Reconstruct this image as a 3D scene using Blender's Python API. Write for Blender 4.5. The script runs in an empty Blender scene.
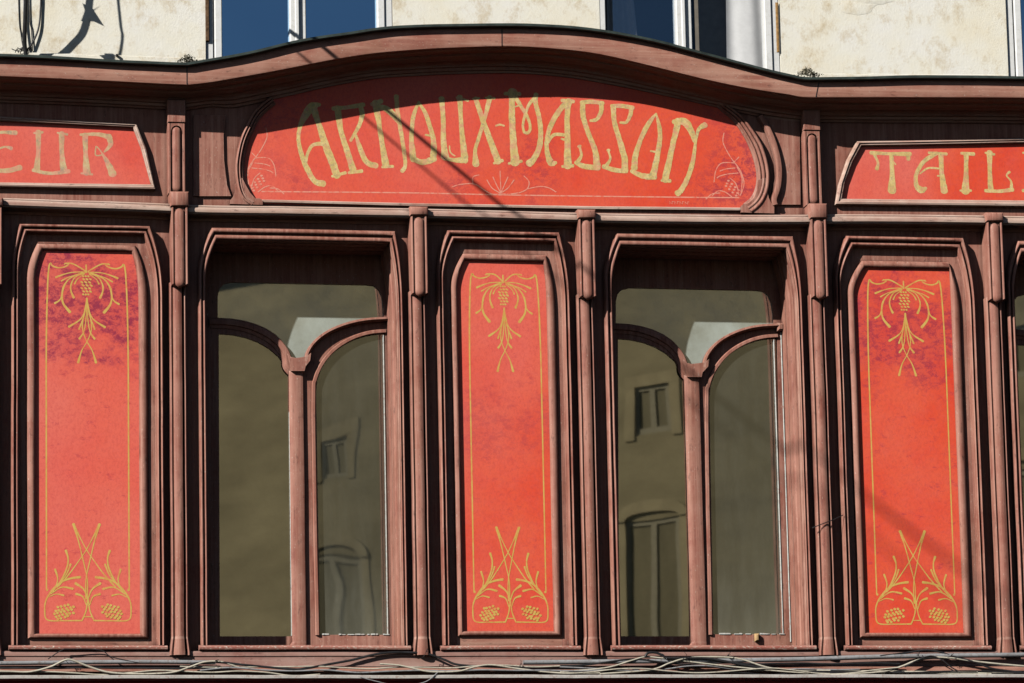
import bpy, math, random
from mathutils import Vector, Matrix, noise
from mathutils.geometry import tessellate_polygon
random.seed(7)
sc = bpy.context.scene
C = sc.collection

# ------------------------------------------------------------------ camera (solved from the facade's two vanishing points)
F = 4400.0
v_x = Vector((22000, 307, 0)); v_u = Vector((-492, -24000, 0))
F = math.sqrt(-(v_x.dot(v_u)))
DX = Vector((v_x.x, v_x.y, F)).normalized()
DZ = Vector((v_u.x, v_u.y, F)).normalized()
DY = DZ.cross(DX).normalized()
right = Vector((DX.x, DY.x, DZ.x)); down = Vector((DX.y, DY.y, DZ.y)); fwd = Vector((DX.z, DY.z, DZ.z))
CZ = 1.6 + (F/155.0)*fwd.z
CAM = Vector((0, 0, CZ)) - fwd*(F/155.0)
cam = bpy.data.objects.new('camera', bpy.data.cameras.new('camera')); C.objects.link(cam)
m = Matrix.Identity(4)
for i in range(3):
    m[i][0] = right[i]; m[i][1] = -down[i]; m[i][2] = -fwd[i]; m[i][3] = CAM[i]
cam.matrix_world = m
cam.data.sensor_width = 36; cam.data.lens = F/1024*36; cam.data.clip_end = 2000; cam.data.clip_start = 0.1
sc.camera = cam

def W(px, py, p=0.0):
    """a surveyed point of the facade -> metres (X, Z) on the plane that stands p in front of the boards"""
    d = right*(px-512) + down*(py-341.5) + fwd*F
    t = (-p - CAM.y)/d.y
    q = CAM + d*t
    return (q.x, q.z)
def XR(px, p=0.0, y=433): return W(px, y, p)[0]
def ZR(py, px, p=0.0): return W(px, py, p)[1]

# ------------------------------------------------------------------ light
A, K = 1.42, 1.06
T = Vector((A, 1, -K)).normalized()
w = bpy.data.worlds.new('World'); sc.world = w; w.use_nodes = True
nt = w.node_tree
sky = nt.nodes.new('ShaderNodeTexSky'); sky.sky_type = 'NISHITA'; sky.sun_disc = False
sky.sun_elevation = math.atan(K/math.hypot(A, 1)); sky.sun_rotation = math.atan2(-A, -1)
sky.dust_density = 0.3; sky.air_density = 1.0; sky.ozone_density = 2.0
bg = nt.nodes['Background']; nt.links.new(sky.outputs[0], bg.inputs[0]); bg.inputs[1].default_value = 0.031
sun = bpy.data.objects.new('sun', bpy.data.lights.new('sun', 'SUN')); C.objects.link(sun)
sun.data.energy = 5.0; sun.data.angle = math.radians(0.5); sun.data.color = (1.0, 0.965, 0.90)
sun.rotation_euler = T.to_track_quat('-Z', 'Y').to_euler(); sun.location = (-20, -20, 30)
sc.view_settings.view_transform = 'Standard'; sc.view_settings.look = 'None'; sc.view_settings.exposure = 0

sc.cycles.diffuse_bounces = 0
# ------------------------------------------------------------------ materials
class NT:
    def __init__(s, name):
        s.m = bpy.data.materials.new(name); s.m.use_nodes = True
        s.t = s.m.node_tree; s.b = s.t.nodes['Principled BSDF']; s.n = s.t.nodes; s.l = s.t.links
        s.pos = s.n.new('ShaderNodeNewGeometry').outputs['Position']
    def map(s, scale, loc=(0,0,0), rot=(0,0,0)):
        k = s.n.new('ShaderNodeMapping'); k.inputs['Scale'].default_value = scale; k.inputs['Location'].default_value = loc
        k.inputs['Rotation'].default_value = rot
        s.l.new(s.pos, k.inputs['Vector']); return k.outputs[0]
    def noise(s, scale, det=4, rough=.6, loc=(0,0,0), rot=(0,0,0), dist=0):
        k = s.n.new('ShaderNodeTexNoise'); k.inputs['Scale'].default_value = 1; k.inputs['Detail'].default_value = det
        k.inputs['Roughness'].default_value = rough; k.inputs['Distortion'].default_value = dist
        s.l.new(s.map(scale, loc, rot), k.inputs['Vector']); return k.outputs[0]
    def ramp(s, fac, stops):
        r = s.n.new('ShaderNodeValToRGB'); e = r.color_ramp.elements
        while len(e) < len(stops): e.new(0.5)
        for i, (p, c) in enumerate(stops):
            e[i].position = p; e[i].color = c if hasattr(c, '__len__') else (c, c, c, 1)
        s.l.new(fac, r.inputs[0]); return r.outputs[0]
    def mix(s, fac, a, b, mode='MIX'):
        k = s.n.new('ShaderNodeMix'); k.data_type = 'RGBA'; k.blend_type = mode
        for v, i in ((fac, 0), (a, 6), (b, 7)):
            if hasattr(v, 'default_value') or hasattr(v, 'links'): s.l.new(v, k.inputs[i])
            elif i == 0: k.inputs[0].default_value = v
            else: k.inputs[i].default_value = (*v[:3], 1)
        return k.outputs[2]
    def math(s, op, a, b):
        k = s.n.new('ShaderNodeMath'); k.operation = op
        for v, i in ((a, 0), (b, 1)):
            if hasattr(v, 'links'): s.l.new(v, k.inputs[i])
            else: k.inputs[i].default_value = v
        return k.outputs[0]
    def bump(s, h, strength=.3, dist=.002):
        k = s.n.new('ShaderNodeBump'); k.inputs['Strength'].default_value = strength; k.inputs['Distance'].default_value = dist
        s.l.new(h, k.inputs['Height']); s.l.new(k.outputs[0], s.b.inputs['Normal'])
    def out(s, col, rough=.6, spec=.3):
        if hasattr(col, 'links'): s.l.new(col, s.b.inputs['Base Color'])
        else: s.b.inputs['Base Color'].default_value = (*col[:3], 1)
        if hasattr(rough, 'links'): s.l.new(rough, s.b.inputs['Roughness'])
        else: s.b.inputs['Roughness'].default_value = rough
        s.b.inputs['Specular IOR Level'].default_value = spec
        return s.m
def c4(r, g, b): return (r, g, b, 1)

def wood(name, along, base, pale, dark, chip=(.70,.58,.48), chipt=.65):
    n = NT(name)
    st = {'v': (34, 34, 1.1), 'h': (1.1, 30, 30), 'n': (9, 9, 9)}[along]
    grain = n.noise(st, 6, .7)
    blot = n.noise((5, 5, 5), 5, .65, (3, 1, 7))
    col = n.ramp(grain, [(.30, c4(*dark)), (.48, c4(*base)), (.66, c4(*pale))])
    col = n.mix(n.ramp(blot, [(.35, 0.0), (.62, .55)]), col, pale)
    b2 = n.noise((2.1, 2.1, 1.3), 6, .7, (11, 4, 2))
    col = n.mix(n.ramp(b2, [(.50, 0.0), (.72, .55)]), col, (base[0]*.85, base[1]*.98, base[2]*.86))
    fine = n.noise((140, 140, 60) if along == 'v' else (60, 140, 140), 3, .6, (5, 5, 5))
    col = n.mix(n.ramp(fine, [(chipt, 0.0), (chipt+.07, .75)]), col, chip)
    # worn arrises with pale highlights; recess shade painted dark into the grooves
    ed = n.n.new('ShaderNodeAmbientOcclusion'); ed.inside = True; ed.samples = 4; ed.inputs['Distance'].default_value = .007
    ef = n.ramp(ed.outputs['AO'], [(.35, .75), (.80, 0.0)])
    col = n.mix(n.math('MULTIPLY', ef, n.ramp(blot, [(.35, .25), (.6, 1.0)])), col, (min(1, pale[0]*1.25), pale[1]*1.45, pale[2]*1.5))
    shade_ao = n.n.new('ShaderNodeAmbientOcclusion'); shade_ao.samples = 6; shade_ao.inputs['Distance'].default_value = .06
    col = n.mix(n.ramp(shade_ao.outputs['AO'], [(.28, .92), (.70, 0.0)]), col, (.045, .016, .014))
    dirt = n.noise((38, 38, 12) if along == 'v' else (12, 38, 38), 6, .75, (9, 2, 5))
    col = n.mix(n.ramp(dirt, [(.57, 0.0), (.72, .75)]), col, (.07, .035, .03))
    n.bump(n.math('ADD', grain, n.math('MULTIPLY', blot, .6)), .55, .004)
    return n.out(col, n.ramp(blot, [(.3, .42), (.7, .66)]), .28)
BASE = (.36, .132, .096); PALE = (.55, .280, .212); DARK = (.18, .048, .036)
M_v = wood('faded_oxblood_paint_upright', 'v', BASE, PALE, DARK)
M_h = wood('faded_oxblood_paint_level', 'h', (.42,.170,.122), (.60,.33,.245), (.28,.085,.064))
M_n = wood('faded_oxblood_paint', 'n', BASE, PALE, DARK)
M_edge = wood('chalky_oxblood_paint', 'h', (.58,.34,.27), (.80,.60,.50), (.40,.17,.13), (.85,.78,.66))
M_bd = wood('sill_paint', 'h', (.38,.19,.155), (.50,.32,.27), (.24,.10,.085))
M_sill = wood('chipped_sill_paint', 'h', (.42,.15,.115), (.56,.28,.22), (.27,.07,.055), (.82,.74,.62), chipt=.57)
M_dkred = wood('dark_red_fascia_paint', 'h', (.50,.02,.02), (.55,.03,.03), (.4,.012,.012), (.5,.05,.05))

def redpaint(name, seed, lean=0.0, stain=1.0, pink=.5, band=None):
    n = NT(name)
    a = n.noise((2.2, 2.2, 2.2), 5, .6, (seed, 0, seed*2))
    col = n.ramp(a, [(.32, c4(.94,.078,.034)), (.55, c4(.97,.125,.055)), (.75, c4(.96,.165,.085))])
    fine = n.noise((26, 26, 40), 6, .7, (seed*3, 1, 0))
    col = n.mix(n.ramp(fine, [(.45, 0.0), (.75, .4)]), col, (.88,.13,.115))
    # bleached pinkish areas
    b = n.noise((1.1, 1.1, .7), 3, .5, (seed*1.7, 3, 1))
    col = n.mix(n.ramp(b, [(.40, 0.0), (.66, pink)]), col, (.96,.26,.215))
    sx = n.n.new('ShaderNodeSeparateXYZ'); n.l.new(n.pos, sx.inputs[0])
    lf_ = n.math('DIVIDE', n.math('SUBTRACT', 1.2, sx.outputs[0]), 4.6)
    lf_ = n.math('ADD', lf_, n.math('MULTIPLY', n.math('SUBTRACT', b, .5), .5))
    col = n.mix(n.ramp(lf_, [(.05, 0.0), (.95, .48)]), col, (.96,.235,.19))
    # bluish blooms / damp stains
    st = n.noise((13, 13, 17), 9, .84, (seed*2.3, 2, 8), dist=.25)
    stf = n.ramp(st, [(.47, 0.0), (.56, min(1, .85*stain))])
    if band:
        z = n.n.new('ShaderNodeSeparateXYZ'); n.l.new(n.pos, z.inputs[0])
        zc, zw = band
        dz = n.math('ABSOLUTE', n.math('SUBTRACT', z.outputs[2], zc), 0)
        bf = n.math('SUBTRACT', 1.0, n.math('DIVIDE', dz, zw))
        bf = n.math('ADD', bf, n.math('MULTIPLY', n.math('SUBTRACT', n.noise((3.5, 3.5, 5), 5, .7, (seed, 7, 7)), .5), 3.6))
        bf = n.ramp(bf, [(.1, 0.0), (.6, 1.0)])
        stf = n.math('MULTIPLY', stf, bf)
        col = n.mix(n.math('MULTIPLY', bf, .30*stain), col, (.55,.06,.10))
        sp = n.ramp(n.noise((8, 8, 15), 9, .8, (seed*4, 5, 1)), [(.565, 0.0), (.64, .55*min(1, stain+.3))])
        col = n.mix(sp, col, (.52,.05,.085))
    else:
        reg = n.noise((1.3, 1.3, 1.3), 2, .5, (seed*5, 2, 2))
        stf = n.math('MULTIPLY', stf, n.ramp(reg, [(.54, 0.0), (.66, 1.0)]))
    col = n.mix(stf, col, (.30,.030,.085))
    gr_ = n.noise((70, 70, 45), 8, .85, (seed, 4, 4))
    col = n.mix(n.ramp(gr_, [(.46, 0.0), (.66, .45)]), col, (.62,.055,.055))
    sc_ = n.noise((90, 90, 150), 3, .6, (seed, 9, 9))
    col = n.mix(n.ramp(sc_, [(.68, 0.0), (.76, .35)]), col, (.8,.3,.24))
    n.bump(n.noise((50, 50, 70), 5, .7, (seed, 1, 4)), .25, .0015)
    return n.out(col, .42, .35)

def gold(name, strong=True):
    n = NT(name)
    a = n.noise((24, 24, 12), 7, .8)
    if strong:
        col = n.ramp(a, [(.30, c4(.58,.40,.14)), (.50, c4(.84,.62,.24)), (.66, c4(.93,.76,.38))])
        b = n.noise((55, 55, 55), 4, .7, (2, 3, 4))
        col = n.mix(n.ramp(b, [(.50, 0.0), (.66, .75)]), col, (.46,.38,.21))
        b = n.noise((13, 13, 16), 4, .7, (7, 3, 4))
        col = n.mix(n.ramp(b, [(.50, 0.0), (.64, .7)]), col, (.88,.36,.25))
    else:
        col = n.ramp(a, [(.3, c4(.72,.42,.085)), (.6, c4(.80,.56,.15))])
        b = n.noise((30, 30, 22), 7, .8, (2, 3, 4))
        col = n.mix(n.ramp(b, [(.49, 0.0), (.62, .7)]), col, (.86,.26,.09))
    return n.out(col, .45, .4)
M_gold = gold('worn_gold_leaf')
def faded():
    n = NT('faded_gold_leaf'); a = n.noise((22, 22, 14), 7, .8)
    col = n.ramp(a, [(.34, c4(.55,.33,.20)), (.5, c4(.72,.50,.26)), (.62, c4(.80,.62,.36))])
    col = n.mix(n.ramp(n.noise((12, 12, 12), 6, .75, (3,3,3)), [(.46, 0.0), (.58, .8)]), col, (.88,.36,.26))
    return n.out(n.mix(n.ramp(n.noise((30, 30, 20), 6, .75, (8,3,3)), [(.54, 0.0), (.64, .6)]), col, (.36,.30,.24)), .5)
M_gold3 = faded(); M_gold2 = gold('gold_line_paint', False)
n = NT('pale_pink_line_paint'); a = n.noise((40,40,40), 4, .7); M_pale = n.out(n.ramp(a, [(.34, c4(.94,.17,.11)), (.52, c4(.95,.40,.29))]), .5)

def stone():
    n = NT('cream_limestone')
    a = n.noise((1.6, 1.6, 1.6), 6, .65)
    col = n.ramp(a, [(.3, c4(.98,.89,.69)), (.5, c4(1,.96,.84)), (.7, c4(1,.98,.93))])
    b = n.noise((9, 9, 7), 8, .75, (4, 4, 4))
    col = n.mix(n.ramp(b, [(.50, 0.0), (.68, .7)]), col, (.66,.52,.32))
    s = n.noise((60, 60, 60), 5, .7, (1, 2, 3))
    col = n.mix(n.ramp(s, [(.66, 0.0), (.74, .6)]), col, (.33,.25,.16))
    h = n.math('ADD', n.math('MULTIPLY', b, 1.4), n.noise((70, 70, 70), 6, .7))
    n.bump(h, .32, .006)
    return n.out(col, .9, .1)
M_stone = stone()
def plain(name, col, rough=.5, spec=.3, var=.12, sc_=(14,14,14), metal=0, dirt=None):
    n = NT(name)
    a = n.noise(sc_, 5, .65)
    lo = tuple(max(0, x*(1-var*2)) for x in col); hi = tuple(min(1, x*(1+var)) for x in col)
    cc = n.ramp(a, [(.3, c4(*lo)), (.7, c4(*hi))])
    if dirt:
        b = n.noise((45,45,45), 5, .75, (5,1,1)); cc = n.mix(n.ramp(b, [(.52, 0.0), (.68, .8)]), cc, dirt)
    n.b.inputs['Metallic'].default_value = metal
    n.bump(a, .15, .001)
    return n.out(cc, rough, spec)
M_white = plain('white_window_paint', (.93,.93,.92), .4, .4, .04, dirt=(.74,.72,.66))
M_flash = plain('dark_green_lead_flashing', (.045,.062,.055), .5, .4, .3)
M_black = plain('black_cable_sheath', (.03,.03,.033), .45, .4, .3)
M_grey = plain('grey_conduit', (.36,.36,.37), .5, .35, .12, dirt=(.18,.13,.10))
M_cream = plain('cream_cable_sheath', (.66,.60,.48), .5, .35, .1, dirt=(.30,.24,.18))
M_ledge = plain('whitish_ledge_metal', (.62,.58,.54), .5, .35, .1, dirt=(.36,.24,.2))
M_putty = plain('white_putty', (.72,.72,.68), .7, .2, .1, (60,60,60), dirt=(.45,.22,.17))
M_moss = plain('dry_weed', (.07,.065,.04), .9, .1, .4, (60,60,60))
M_tan = plain('tan_cork', (.62,.40,.2), .8, .1, .2)
M_cream_wall = plain('cream_render', (.80,.70,.46), .9, .1, .16, (.5,.5,1.6), dirt=(.62,.53,.34))
M_trim = plain('pale_stone_trim', (.88,.76,.50), .9, .1, .1, (3,3,3))
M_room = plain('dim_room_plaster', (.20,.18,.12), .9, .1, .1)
M_asph = plain('asphalt', (.055,.055,.056), .9, .2, .2, (3,3,3))
M_pave = plain('pale_paving', (.50,.47,.42), .85, .2, .15, (2,2,2))
M_cloth = plain('white_curtain_cloth', (.92,.92,.92), .9, .1, .05)
M_tanb = plain('beige_blind', (.42,.36,.28), .9, .1, .1)
M_dark = plain('dim_window_glass', (.46,.41,.26), .5, .2, .12, (3,3,1))
M_hwin = plain('aged_window_paint', (.78,.72,.55), .8, .1, .08)
M_rust2 = plain('dark_rusty_iron', (.17,.10,.055), .8, .2, .4, (40,40,40))
M_rust = plain('rusty_hinge_iron', (.45,.26,.10), .8, .2, .3, (60,60,60))

def glass(name, refl, dust, tint=(.9,.9,.88), dcol=(.55,.58,.55), dn=(6,6,6), rcol=(1,1,1), wav=.25, dz=None, rot=0):
    m = bpy.data.materials.new(name); m.use_nodes = True; t = m.node_tree; t.nodes.clear()
    N = t.nodes.new; L = t.links.new
    o = N('ShaderNodeOutputMaterial'); tr = N('ShaderNodeBsdfTransparent'); tr.inputs[0].default_value = (*tint, 1)
    gl = N('ShaderNodeBsdfGlossy'); gl.inputs['Roughness'].default_value = .015; gl.inputs[0].default_value = (*rcol, 1)
    df = N('ShaderNodeBsdfDiffuse'); df.inputs[0].default_value = (*dcol, 1)
    g = N('ShaderNodeNewGeometry'); ns = N('ShaderNodeTexNoise'); ns.inputs['Scale'].default_value = 1.6; ns.inputs['Detail'].default_value = 1
    L(g.outputs['Position'], ns.inputs['Vector'])
    bp = N('ShaderNodeBump'); bp.inputs['Strength'].default_value = wav; bp.inputs['Distance'].default_value = .01
    L(ns.outputs[0], bp.inputs['Height']); L(bp.outputs[0], gl.inputs['Normal'])
    fr = N('ShaderNodeMath'); fr.operation = 'POWER'; fr.inputs[1].default_value = 5; lw = N('ShaderNodeLayerWeight'); L(lw.outputs['Facing'], fr.inputs[0])
    ad = N('ShaderNodeMath'); ad.operation = 'ADD'; ad.inputs[1].default_value = refl; L(fr.outputs[0], ad.inputs[0])
    m1 = N('ShaderNodeMixShader'); L(ad.outputs[0], m1.inputs[0]); L(tr.outputs[0], m1.inputs[1]); L(gl.outputs[0], m1.inputs[2])
    mp = N('ShaderNodeMapping'); mp.inputs['Scale'].default_value = dn; mp.inputs['Rotation'].default_value = (0, rot, 0); L(g.outputs['Position'], mp.inputs['Vector'])
    n2 = N('ShaderNodeTexNoise'); n2.inputs['Scale'].default_value = 1; n2.inputs['Detail'].default_value = 7; n2.inputs['Roughness'].default_value = .7
    L(mp.outputs[0], n2.inputs['Vector'])
    r = N('ShaderNodeValToRGB'); r.color_ramp.elements[0].position = .3; r.color_ramp.elements[0].color = (dust*.55,)*3+(1,)
    r.color_ramp.elements[1].position = .75; r.color_ramp.elements[1].color = (min(1, dust*1.5),)*3+(1,)
    L(n2.outputs[0], r.inputs[0])
    fac = r.outputs[0]
    if dz:   # dust gathers toward the bottom of the pane
        sx = N('ShaderNodeSeparateXYZ'); L(g.outputs['Position'], sx.inputs[0])
        mr = N('ShaderNodeMapRange'); L(sx.outputs[2], mr.inputs[0]); mr.inputs[1].default_value = dz[1]; mr.inputs[2].default_value = dz[0]
        mr.inputs[3].default_value = 1; mr.inputs[4].default_value = dz[2]
        mu = N('ShaderNodeMath'); mu.operation = 'MULTIPLY'; L(fac, mu.inputs[0]); L(mr.outputs[0], mu.inputs[1]); fac = mu.outputs[0]
    m2 = N('ShaderNodeMixShader'); L(fac, m2.inputs[0]); L(m1.outputs[0], m2.inputs[1]); L(df.outputs[0], m2.inputs[2])
    L(m2.outputs[0], o.inputs[0]); return m

# ------------------------------------------------------------------ object helpers
def mesh_obj(name, verts, faces, mat, parent=None, smooth=False, base=None):
    if parent is not None: b = Vector(parent.get('_b', (0,0,0)))
    else: b = Vector(base) if base else Vector((0,0,0))
    me = bpy.data.meshes.new(name)
    me.from_pydata([tuple(Vector(v)-b) for v in verts], [], faces)
    me.materials.append(mat); me.validate()
    if smooth:
        for p in me.polygons: p.use_smooth = True
        try: me.set_sharp_from_angle(angle=math.radians(smooth if smooth > 1 else 40))
        except Exception: pass
    o = bpy.data.objects.new(name, me); C.objects.link(o)
    o['_b'] = tuple(b)
    if parent is not None: o.parent = parent
    else: o.location = b
    return o
def tag(o, label=None, cat=None, group=None, kind=None):
    if label: o['label'] = label
    if cat: o['category'] = cat
    if group: o['group'] = group
    if kind: o['kind'] = kind
    return o
def thing(name, loc, label, cat, group=None, kind=None):
    o = bpy.data.objects.new(name, None); C.objects.link(o); o.location = loc; o['_b'] = tuple(loc)
    o.empty_display_size = .1
    return tag(o, label, cat, group, kind)
class MB:
    def __init__(s): s.v = []; s.f = []
    def add(s, v, f):
        k = len(s.v); s.v += [tuple(x) for x in v]; s.f += [tuple(i+k for i in q) for q in f]
    def box(s, x0, x1, p0, p1, z0, z1, bev=.002):
        # p is the distance in front of the boards; front edges are bevelled
        if x0 > x1: x0, x1 = x1, x0
        if z0 > z1: z0, z1 = z1, z0
        b = min(bev, (x1-x0)*.3, (z1-z0)*.3, abs(p1-p0)*.4)
        def ring(d, p): return [(x0+d, -p, z0+d), (x1-d, -p, z0+d), (x1-d, -p, z1-d), (x0+d, -p, z1-d)]
        v = ring(0, p0)+ring(0, p1-b)+ring(b, p1)
        f = [(3,2,1,0)]
        for k in (0, 4):
            for i in range(4):
                j = (i+1) % 4; f.append((k+i, k+j, k+4+j, k+4+i))
        f.append((8,9,10,11)); s.add(v, f)
    def build(s, name, mat, parent=None, smooth=False, base=None): return mesh_obj(name, s.v, s.f, mat, parent, smooth, base)
def wob(x, z, amp=.0015):
    q = Vector((x*1.7, 0, z*1.7)); q2 = Vector((x*7, 5, z*7))
    a = noise.noise(q)*amp*1.3+noise.noise(q2)*amp*.5; b = noise.noise(q+Vector((9,9,9)))*amp*1.3+noise.noise(q2+Vector((3,3,3)))*amp*.5
    return a, b
def densify(path, step=.06, closed=False):
    out = []
    n = len(path); rng = n if closed else n-1
    for i in range(rng):
        a, b = path[i], path[(i+1) % n]
        L = max(math.dist(a[:2], b[:2]), 1e-6); k = max(1, int(L/step))
        for j in range(k):
            t = j/k; out.append(tuple(a[q]+(b[q]-a[q])*t for q in range(len(a))))
    if not closed: out.append(tuple(path[-1]))
    return out
def loft(pa, pb, prof, name, mat, parent=None, closed=False, smooth=35, step=.06, amp=.0014, caps=True, mb=None):
    """a moulding whose profile [(t, p)] runs from path pa (t=0) to path pb (t=1)"""
    both = densify([(a[0], a[1], b[0], b[1]) for a, b in zip(pa, pb)], step, closed)
    v = []; f = []
    np_ = len(prof)
    for (ax, az, bx, bz) in both:
        for (t, p) in prof:
            x = ax+(bx-ax)*t; z = az+(bz-az)*t
            dx, dz = wob(x, z, amp); v.append((x+dx, -p+dx*.5, z+dz))
    n = len(both)
    for i in range(n if closed else n-1):
        j = (i+1) % n
        for k in range(np_-1):
            f.append((i*np_+k, j*np_+k, j*np_+k+1, i*np_+k+1))
    if not closed and caps:
        f.append(tuple(range(np_))); f.append(tuple((n-1)*np_+k for k in reversed(range(np_))))
    if mb is not None: mb.add(v, f); return None
    return mesh_obj(name, v, f, mat, parent, smooth)
def bead(t0, t1, pb, pt, n=6):
    return [(t0+(t1-t0)*(.5-.5*math.cos(math.pi*i/n)), pb+(pt-pb)*math.sin(math.pi*i/n)) for i in range(n+1)]
def plate(outer, holes, p, thick, name, mat, parent=None, bev=.004, mb=None):
    """a flat board with openings; hole edges are chamfered and run back by thick"""
    loops = [outer]+holes
    polys = [[Vector((x, z, 0)) for x, z in lp] for lp in loops]
    flat = [q for lp in polys for q in lp]
    tris = tessellate_polygon(polys)
    v = [(q.x, -p, q.y) for q in flat]; f = []
    for t in tris:
        a, b, c = [flat[i] for i in t]
        nrm = (b-a).cross(c-a).z
        f.append(tuple(t) if nrm > 0 else tuple(reversed(t)))
    off = 0
    for li, lp in enumerate(loops):
        n = len(lp); k = len(v)
        v += [(x, -(p-thick), z) for x, z in lp]
        for i in range(n):
            j = (i+1) % n; f.append((off+i, off+j, k+j, k+i))
        off += n
    if mb is not None: mb.add(v, f); return
    return mesh_obj(name, v, f, mat, parent)
def crom(pts, n=8):
    """Catmull-Rom through points of any dimension"""
    P = [pts[0]]+list(pts)+[pts[-1]]; out = []
    for i in range(1, len(P)-2):
        for j in range(n):
            t = j/n; r = []
            for q in range(len(pts[0])):
                a, b, c, d = P[i-1][q], P[i][q], P[i+1][q], P[i+2][q]
                r.append(.5*((2*b)+(-a+c)*t+(2*a-5*b+4*c-d)*t*t+(-a+3*b-3*c+d)*t**3))
            out.append(tuple(r))
    out.append(tuple(pts[-1])); return out
def tube(pts, r, name, mat, parent=None, seg=8, n=8, smooth=True, mb=None, caps=True):
    c = crom(pts, n) if n > 1 else pts
    c = [Vector(q[:3]) for q in c]; v = []; f = []
    up = Vector((0, 1, 0))
    for i, q in enumerate(c):
        t = (c[min(i+1, len(c)-1)]-c[max(i-1, 0)]).normalized()
        s = t.cross(up); s = s.normalized() if s.length > 1e-4 else Vector((1,0,0)); u = s.cross(t)
        for k in range(seg):
            a = 2*math.pi*k/seg; v.append(q+s*math.cos(a)*r+u*math.sin(a)*r)
    for i in range(len(c)-1):
        for k in range(seg):
            l = (k+1) % seg; f.append((i*seg+k, i*seg+l, (i+1)*seg+l, (i+1)*seg+k))
    if caps: f.append(tuple(range(seg))); f.append(tuple((len(c)-1)*seg+k for k in range(seg)))
    if mb is not None: mb.add(v, f); return
    return mesh_obj(name, v, f, mat, parent, 60 if smooth else False, base=None if parent else tuple(c[0]))
def ribbon(pts, mb, p, n=6, scale=1.0, rag=0.0):
    """painted stroke: pts = (X, Z, width) in metres on the plane p"""
    c = crom(pts, n) if len(pts) > 2 else densify(pts, .02)
    v = []; f = []
    for i, q in enumerate(c):
        a = c[max(i-1, 0)]; b = c[min(i+1, len(c)-1)]
        tx, tz = b[0]-a[0], b[1]-a[1]; L = math.hypot(tx, tz) or 1; nx, nz = -tz/L, tx/L
        hw = max(q[2], .0008)*.5*scale
        j1 = 1+random.uniform(-rag, rag); j2 = 1+random.uniform(-rag, rag)
        v += [(q[0]+nx*hw*j1, -p, q[1]+nz*hw*j1), (q[0]-nx*hw*j2, -p, q[1]-nz*hw*j2)]
    for i in range(len(c)-1): f.append((2*i, 2*i+1, 2*i+3, 2*i+2))
    # rounded ends
    for (k, q, qq) in ((0, c[0], c[1]), (len(c)-1, c[-1], c[-2])):
        hw = max(q[2], .0008)*.5*scale; dx, dz = q[0]-qq[0], q[1]-qq[1]; L = math.hypot(dx, dz) or 1; dx /= L; dz /= L
        st = len(v); m_ = 6
        for j in range(1, m_):
            a = math.pi*j/m_; sx = math.cos(a); sy = math.sin(a)
            v.append((q[0]+(-dz*sx)*hw+dx*hw*sy*.8, -p, q[1]+(dx*sx)*hw+dz*hw*sy*.8))
        if k == 0: f.append((2*k+1, )+tuple(range(st, st+m_-1))+(2*k, ))
        else: f.append((2*k, )+tuple(range(st, st+m_-1))+(2*k+1, ))
    mb.add(v, f)
def disc(x, z, rx, rz, p, mb, rot=0, n=10):
    v = [(x, -p, z)]
    for i in range(n):
        a = 2*math.pi*i/n; u, w_ = rx*math.cos(a), rz*math.sin(a)
        v.append((x+u*math.cos(rot)-w_*math.sin(rot), -p, z+u*math.sin(rot)+w_*math.cos(rot)))
    mb.add(v, [(0, 1+i, 1+(i+1) % n) for i in range(n)])
S = 1/155.0   # metres per surveyed unit near the middle of the facade

# ------------------------------------------------------------------ ground, street, house across the street
XL, XRT = -7.0, 9.0
ZR_RAIL = lambda px: None
tag(mesh_obj('ground', [(-400,-400,-.02),(400,-400,-.02),(400,400,-.02),(-400,400,-.02)], [(0,1,2,3)], M_asph), kind='structure')
tag(mesh_obj('street', [(-60,-10,0),(60,-10,0),(60,-3,0),(-60,-3,0)], [(0,1,2,3)], M_asph), kind='structure')
tag(mesh_obj('square_paving', [(-60,-27.6,.004),(60,-27.6,.004),(60,-10,.004),(-60,-10,.004)], [(0,1,2,3)], M_pave), kind='structure')
g = MB(); g.box(-60, 60, .35, 3.0, -.02, .13, .01); tag(g.build('pavement', M_asph), kind='structure')
g = MB(); g.box(-60, 60, 27.6, 32.6, -.02, .13, .01); tag(g.build('pavement', M_pave), kind='structure')

# the house stands askew across the street, so the low sun grazes its front; the shop panes mirror it
YW = 0.0; HO = Vector((3.3, -32.0, 0)); HA = math.radians(52); HT = Vector((math.cos(HA), math.sin(HA), 0)); HN = Vector((-HT.y, HT.x, 0))
ob = thing('house', (0, 0, 0), 'cream rendered house across the street, mirrored faintly in the shop panes', 'house')
OX0, OX1, OZ1 = -9.0, 14.0, 13.3
def rw(px, py):
    X, Z = W(px, py, -.345); o_ = Vector((X, .345, Z)); d_ = o_-CAM; d_.y = -d_.y
    t_ = (HO-o_).dot(HN)/d_.dot(HN); q_ = o_+d_*t_
    return ((q_-HO).dot(HT), q_.z)
wins = []  # (x0,x1,z0,z1,arched)
def rect_r(pa, pb): a = rw(*pa); b = rw(*pb); return [min(a[0], b[0]), max(a[0], b[0]), min(a[1], b[1]), max(a[1], b[1])]
base_w = rect_r((626, 522), (683, 660)); sm = rect_r((634, 388), (672, 430))
pitch = rw(656, 560)[0]-rw(338, 560)[0]
for k in range(-3, 3):
    wins.append([base_w[0]+k*pitch, base_w[1]+k*pitch, base_w[2], base_w[3], True])
    wins.append([sm[0]+k*pitch, sm[1]+k*pitch, sm[2], sm[3], False])
    wins.append([base_w[0]+k*pitch, base_w[1]+k*pitch, .9, 3.2, False])
wins = [q for q in wins if q[0] > OX0+.5 and q[1] < OX1-.5]
def yb(v): return [(x, YW-(y+0)*-1*-1, z) for x, y, z in v]
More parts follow.
